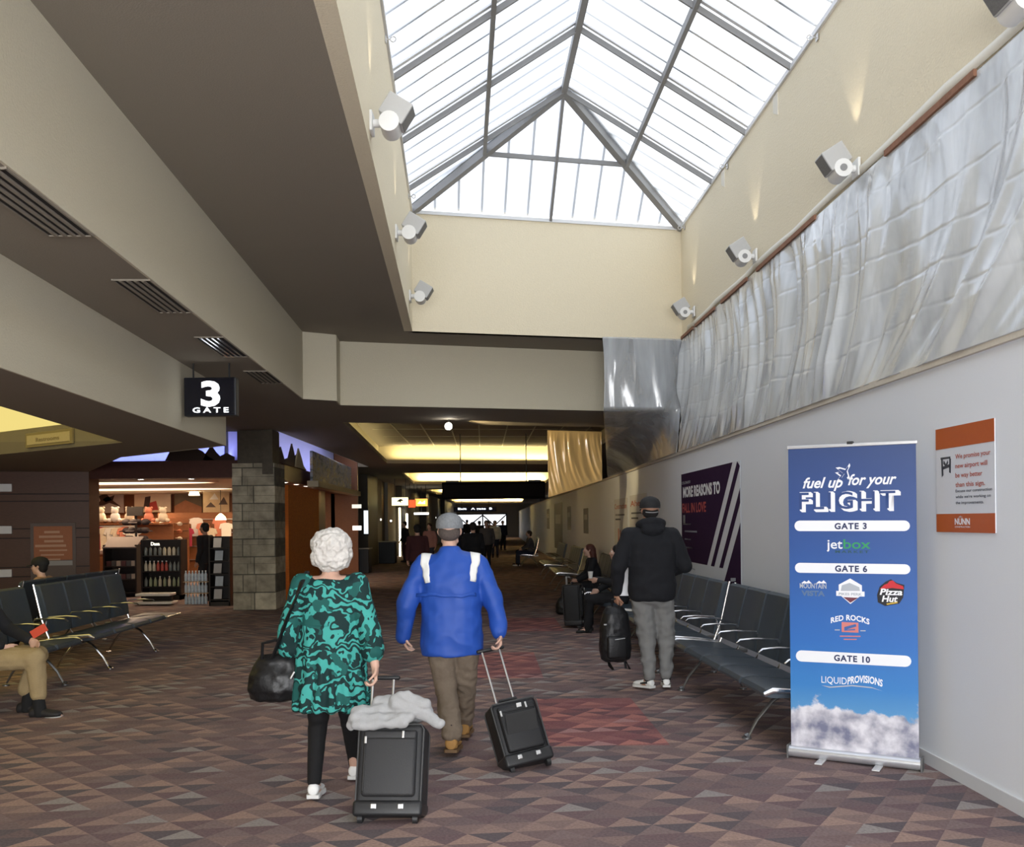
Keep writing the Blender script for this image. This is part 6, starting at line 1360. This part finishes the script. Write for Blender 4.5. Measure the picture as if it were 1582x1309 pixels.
# ================================================================== OTHER TRAVELLERS
def cloth(nm, c, **k): return mat(nm, c, .9, bump=.15, scale=120, var=.15, **k)
def quick(label, loc, rz, pose, top_m, leg_m, hair_m, skin=SKIN, shoe_m=None, k=1.0, long=False, cap=None, lean=0.0, vox=.014, handpos=None, name='person', legx=0, head_turn=0, fat=1.0, sk=1.0, hem=.05):
    """whole figure in local axes facing +y; pose stand / walk / sit"""
    t = thing(name, label, 'person', loc, rz)
    if pose == 'sit':
        hp = .47; J = dict(pelvis=(0, 0, .56), chest=(0, .02 + lean * .5, .84), neck=(0, .03 + lean, 1.06), head=(0, .06 + lean * 1.15, 1.20), shL=(-.19, .02 + lean * .85, 1.0), shR=(.19, .02 + lean * .85, 1.0),
             elL=(-.25, .10 + lean * .8, .76), elR=(.25, .10 + lean * .8, .76), wrL=(-.12, .32 + lean * .5, .64), wrR=(.12, .32 + lean * .5, .64), hipL=(-.09, 0, .52), hipR=(.09, 0, .52), knL=(-.13, .47, .52), knR=(.13, .47, .52),
             anL=(-.13, .46 + legx, .10), anR=(.13, .50 - legx, .10), toeL=(-.14, .62 + legx, .035), toeR=(.14, .66 - legx, .035))
    else:
        st = .16 if pose == 'walk' else .02
        J = dict(pelvis=(0, 0, .90), chest=(0, .0, 1.19), neck=(0, .0, 1.42), head=(0, .03, 1.57), shL=(-.185, 0, 1.35), shR=(.185, 0, 1.35), elL=(-.235, -.03 - st * .5, 1.08), elR=(.235, -.03 + st * .3, 1.08), wrL=(-.24, .05 - st * .6, .86), wrR=(.23, .10 + st * .8, .88),
             hipL=(-.09, 0, .88), hipR=(.09, 0, .88), knL=(-.095, .03 + st * .5, .49), knR=(.095, .02 - st * .2, .49), anL=(-.10, st, .09), anR=(.10, -st, .09), toeL=(-.11, st + .14, .035), toeR=(.11, -st + .14, .035))
    if handpos: J.update(handpos)
    J = {a: tuple(c * k for c in b) for a, b in J.items()}
    P = body(t, J, 1.0 * k, skin, k, voxel=vox, yaw=head_turn)
    m = MB(); pv, ch, nb = V(J['pelvis']), V(J['chest']), V(J['neck'])
    torso(m, [(pv - V((0, 0, .08 if pose != 'sit' else .04)), .19 * k, .14 * k), (pv, .20 * k, .145 * k), (pv.lerp(ch, .6), .18 * k, .13 * k), (ch, .195 * k, .14 * k), (ch.lerp(nb, .6), .19 * k, .115 * k), (nb - V((0, 0, .02)), .10 * k, .08 * k), (nb, .07 * k, .065 * k)])
    for s in 'LR':
        m.cap(nb - V((0, 0, .05)), J['sh' + s], .055 * k, .068 * k); m.cap(J['sh' + s], J['el' + s], .070 * k, .060 * k); m.cap(J['el' + s], V(J['el' + s]).lerp(V(J['wr' + s]), .92), .060 * k, .044 * k)
    remesh(m, 'top', top_m, t, vox, 5, folds(.012, 5, .003, 14, len(label)))
    m = MB()
    for s in 'LR': m.cap(J['hip' + s], J['kn' + s], .100 * k * fat, .078 * k * fat); m.cap(J['kn' + s], V(J['an' + s]) + V((0, 0, hem)), .076 * k * fat, .058 * k * fat)
    m.cap(J['hipL'], J['hipR'], .115 * k, .115 * k); remesh(m, 'trousers', leg_m, t, vox, 4, folds(.012, 7, .003, 18, 2))
    for s in 'LR': shoe(t, V(J['an' + s]) + V((0, 0, J_H - J['an' + s][2])), J['toe' + s], shoe_m or DARKSHOE, DARKSHOE if shoe_m is None else WSO, k=sk)
    for s in 'LR': m = MB(); m.cap(V(J['an' + s]) + V((0, .01, -.03)), V(J['an' + s]).lerp(V(J['kn' + s]), .30), .050 * k * sk ** .5, .048 * k); m.build('sock', SOCK, t, smooth=True)
    h = V(J['head']); m = MB(); m.ball(h + V((0, -.025, .035)) * k, (.090 * k, .098 * k, .088 * k), 10); m.ball(h + V((0, -.05, -.02)) * k, (.082 * k, .06 * k, .07 * k), 10)
    if long: m.cap(h + V((0, -.05, .0)), h + V((0, -.09, -.22)), .088 * k, .07 * k); m.cap(h + V((.05, -.06, -.05)), h + V((.07, -.08, -.24)), .04, .04); m.cap(h + V((-.05, -.06, -.05)), h + V((-.07, -.08, -.24)), .04, .04)
    remesh(m, 'hair', hair_m, t, .009 if vox < .012 else .013, 2, folds(.004, 30, seed=3))
    if cap: cap_on(t, J['head'], cap, 1.04 * k)
    return t, J
SOCK = mat('black_sock', (.012, .012, .012), .9)
DARKSHOE = mat('black_rubber_shoe', (.015, .015, .015), .6, var=.1)
BLK = cloth('black_cotton', (.012, .012, .014)); NVY = cloth('navy_cotton', (.02, .026, .05)); MRN = cloth('maroon_cotton', (.06, .018, .02)); GYC = cloth('dim_grey_cotton', (.10, .10, .10)); KHK = cloth('khaki_cotton', (.33, .245, .125)); DEN = cloth('dark_denim', (.03, .04, .07)); PNK = cloth('dusty_pink_cotton', (.38, .20, .18)); WHC = cloth('white_cotton', (.6, .6, .58))
HB = mat('black_hair', (.010, .008, .007), .7, bump=.5, scale=120, var=.2); HR = mat('auburn_hair', (.075, .020, .012), .6, bump=.5, scale=120, stretch=(1, 1, .15), var=.3); HBR = mat('brown_hair', (.05, .03, .018), .7, bump=.5, scale=120, var=.2)
# khaki trousers, left edge
t, J = quick('seated person in khaki trousers at the left edge, one black trainer stretched forward', (-4.73, 8.50, -.03), R(-90), 'sit', BLK, KHK, HB, SKIN, mat('black_trainer', (.02, .018, .018), .6), 1.0, vox=.0085, fat=1.18, sk=1.35, hem=.13,
     handpos=dict(anR=(.10, .62, .10), toeR=(.10, .80, .035), knR=(.12, .60, .54), anL=(-.12, .40, .10), toeL=(-.12, .56, .035), knL=(-.12, .50, .53), wrL=(-.10, .45, .67), elL=(-.24, .18, .76)))
m = MB(); m.rbox((-4.20, 8.60, .72), (.075, .012, .15), .005, M=Matrix.Rotation(R(60), 3, 'Y')); tag(m.build('phone', mat('red_phone_case', (.6, .08, .04), .4, var=.05)), 'phone in a red case held by the seated person in khaki trousers', 'phone')
# capped person behind the left seats
quick('seated person in a dark cap, only head and shoulder showing behind the left seats', (-6.17, 12.9, -.03), R(95), 'sit', mat('tan_shoulder_cloth', (.30, .18, .12), .8, var=.1), BLK, HB, SKIN, cap=mat('black_cap_cloth', (.012, .012, .013)), k=.95, lean=.05)
# seated red-haired woman and neighbours on the right
quick('seated person with long auburn hair in black clothes beside the white wall', (1.50, 17.5, -.03), R(93), 'sit', BLK, BLK, HR, SKIN, None, .95, long=True, lean=.06, vox=.010, legx=-.08)
quick('seated person dressed in black just beyond the hooded man, holding a white cup', (1.60, 14.35, -.03), R(88), 'sit', BLK, BLK, HB, SKIN, None, 1.0, lean=.0, vox=.012, legx=.04, handpos=dict(wrL=(-.14, .34, .80), elL=(-.25, .10, .76)))
m = MB(); m.rings([[V((1.14 + r * math.cos(a), 14.2 + r * math.sin(a), z)) for a in [2 * PI * q / 16 for q in range(16)]] for r, z in ((.028, .80), (.038, .90))]); tag(m.build('paper_cup', mat('white_paper_cup', (.8, .8, .76), .5), smooth=40), 'white paper cup in the hand of the person in black beyond the hoodie', 'cup')
c = suitcase((1.08, 15.0, 0), R(78), R(3), .36, .62, .26, 'tall black suitcase standing in front of the third seat row', BNY, .14)
m = MB(); rows = [[V((rx_ * math.cos(a), ry_ * math.sin(a), z)) for a in [2 * PI * q / 20 for q in range(20)]] for rx_, ry_, z in ((.14, .09, 0), (.18, .12, .04), (.17, .11, .2), (.11, .06, .30))]
m.rings(rows); tb_ = thing('travel_bag', 'soft black bag on the carpet at the feet of the seated person with auburn hair', 'bag', (.92, 17.1, 0), R(20)); remesh(m, 'body', LEA, tb_, .012, 3, folds(.012, 9)); m = MB(); m.tube([(-.08, 0, .28), (-.06, 0, .40), (.06, 0, .40), (.08, 0, .28)], .01, 8); m.build('handle', LEA, tb_, smooth=40)
# shopper in the store
quick('shopper in dark clothes standing among the store shelves', (aty(318, 900, 20.75).x, 20.75, 0), R(70), 'stand', BLK, BLK, HB, SKIN2, None, 1.0)
quick('dark clothed person just inside the shop right of the stone pillar', (aty(441, 900, 24.5).x - .1, 24.5, 0), R(20), 'stand', BLK, DEN, HB, SKIN2, None, .98)
# walkers far down the corridor
far = [(645, 21.5, 'walk', MRN, BLK, HB, 10, .95, 'person in dark maroon walking just left of the grey cap'), (731, 23.0, 'walk', BLK, DEN, HB, 0, .97, 'dark haired walker half hidden by the right shoulder of the blue jacket'),
       (664, 33, 'stand', PNK, DEN, HBR, 160, .95, 'distant person in dusty pink, seen left of the blue collar'), (752, 34, 'walk', GYC, BLK, HBR, 175, 1.0, 'distant person in grey coming towards the camera'),
       (765, 44, 'stand', WHC, DEN, HBR, 180, 1.0, 'distant person in a white top in the middle of the corridor'), (741, 50, 'walk', BLK, BLK, HB, 5, 1.0, 'distant walker in black before the braced window'), (626, 40, 'stand', BLK, MRN, HB, 120, 1.0, 'distant person in black by the lit strip light'),
       (777, 55, 'stand', NVY, BLK, HBR, 200, 1.0, 'far person in navy near the right wall'), (708, 46, 'walk', NVY, DEN, HB, 0, 1.0, 'far walker in navy and denim behind the cap'), (757, 62, 'walk', PNK, BLK, HBR, 180, 1.0, 'tiny far walker in pink before the bright window'), (722, 66, 'walk', BLK, BLK, HB, 10, 1.05, 'tiny far walker in black left of the window brace')]
for px, y, ps, a, b, hh, rz, k, lb in far:
    quick(lb, (aty(px, 850, y).x, y, 0), R(rz), ps, a, b, hh, SKIN, None, k, vox=.016 if y < 30 else .022)
oB = copy_thing(B5, label='row of dark seats far down the middle of the corridor', loc=(.35, 38.0, 0), rz=R(-91))
quick('seated person in black far down the corridor by the white wall', (.68, 36.9, -.03), R(95), 'sit', BLK, BLK, HB, SKIN, None, 1.0, vox=.02); quick('seated person in grey beside the far seated person in black', (.68, 35.7, -.03), R(90), 'sit', GYC, DEN, HBR, SKIN, WSH, 1.0, vox=.02)
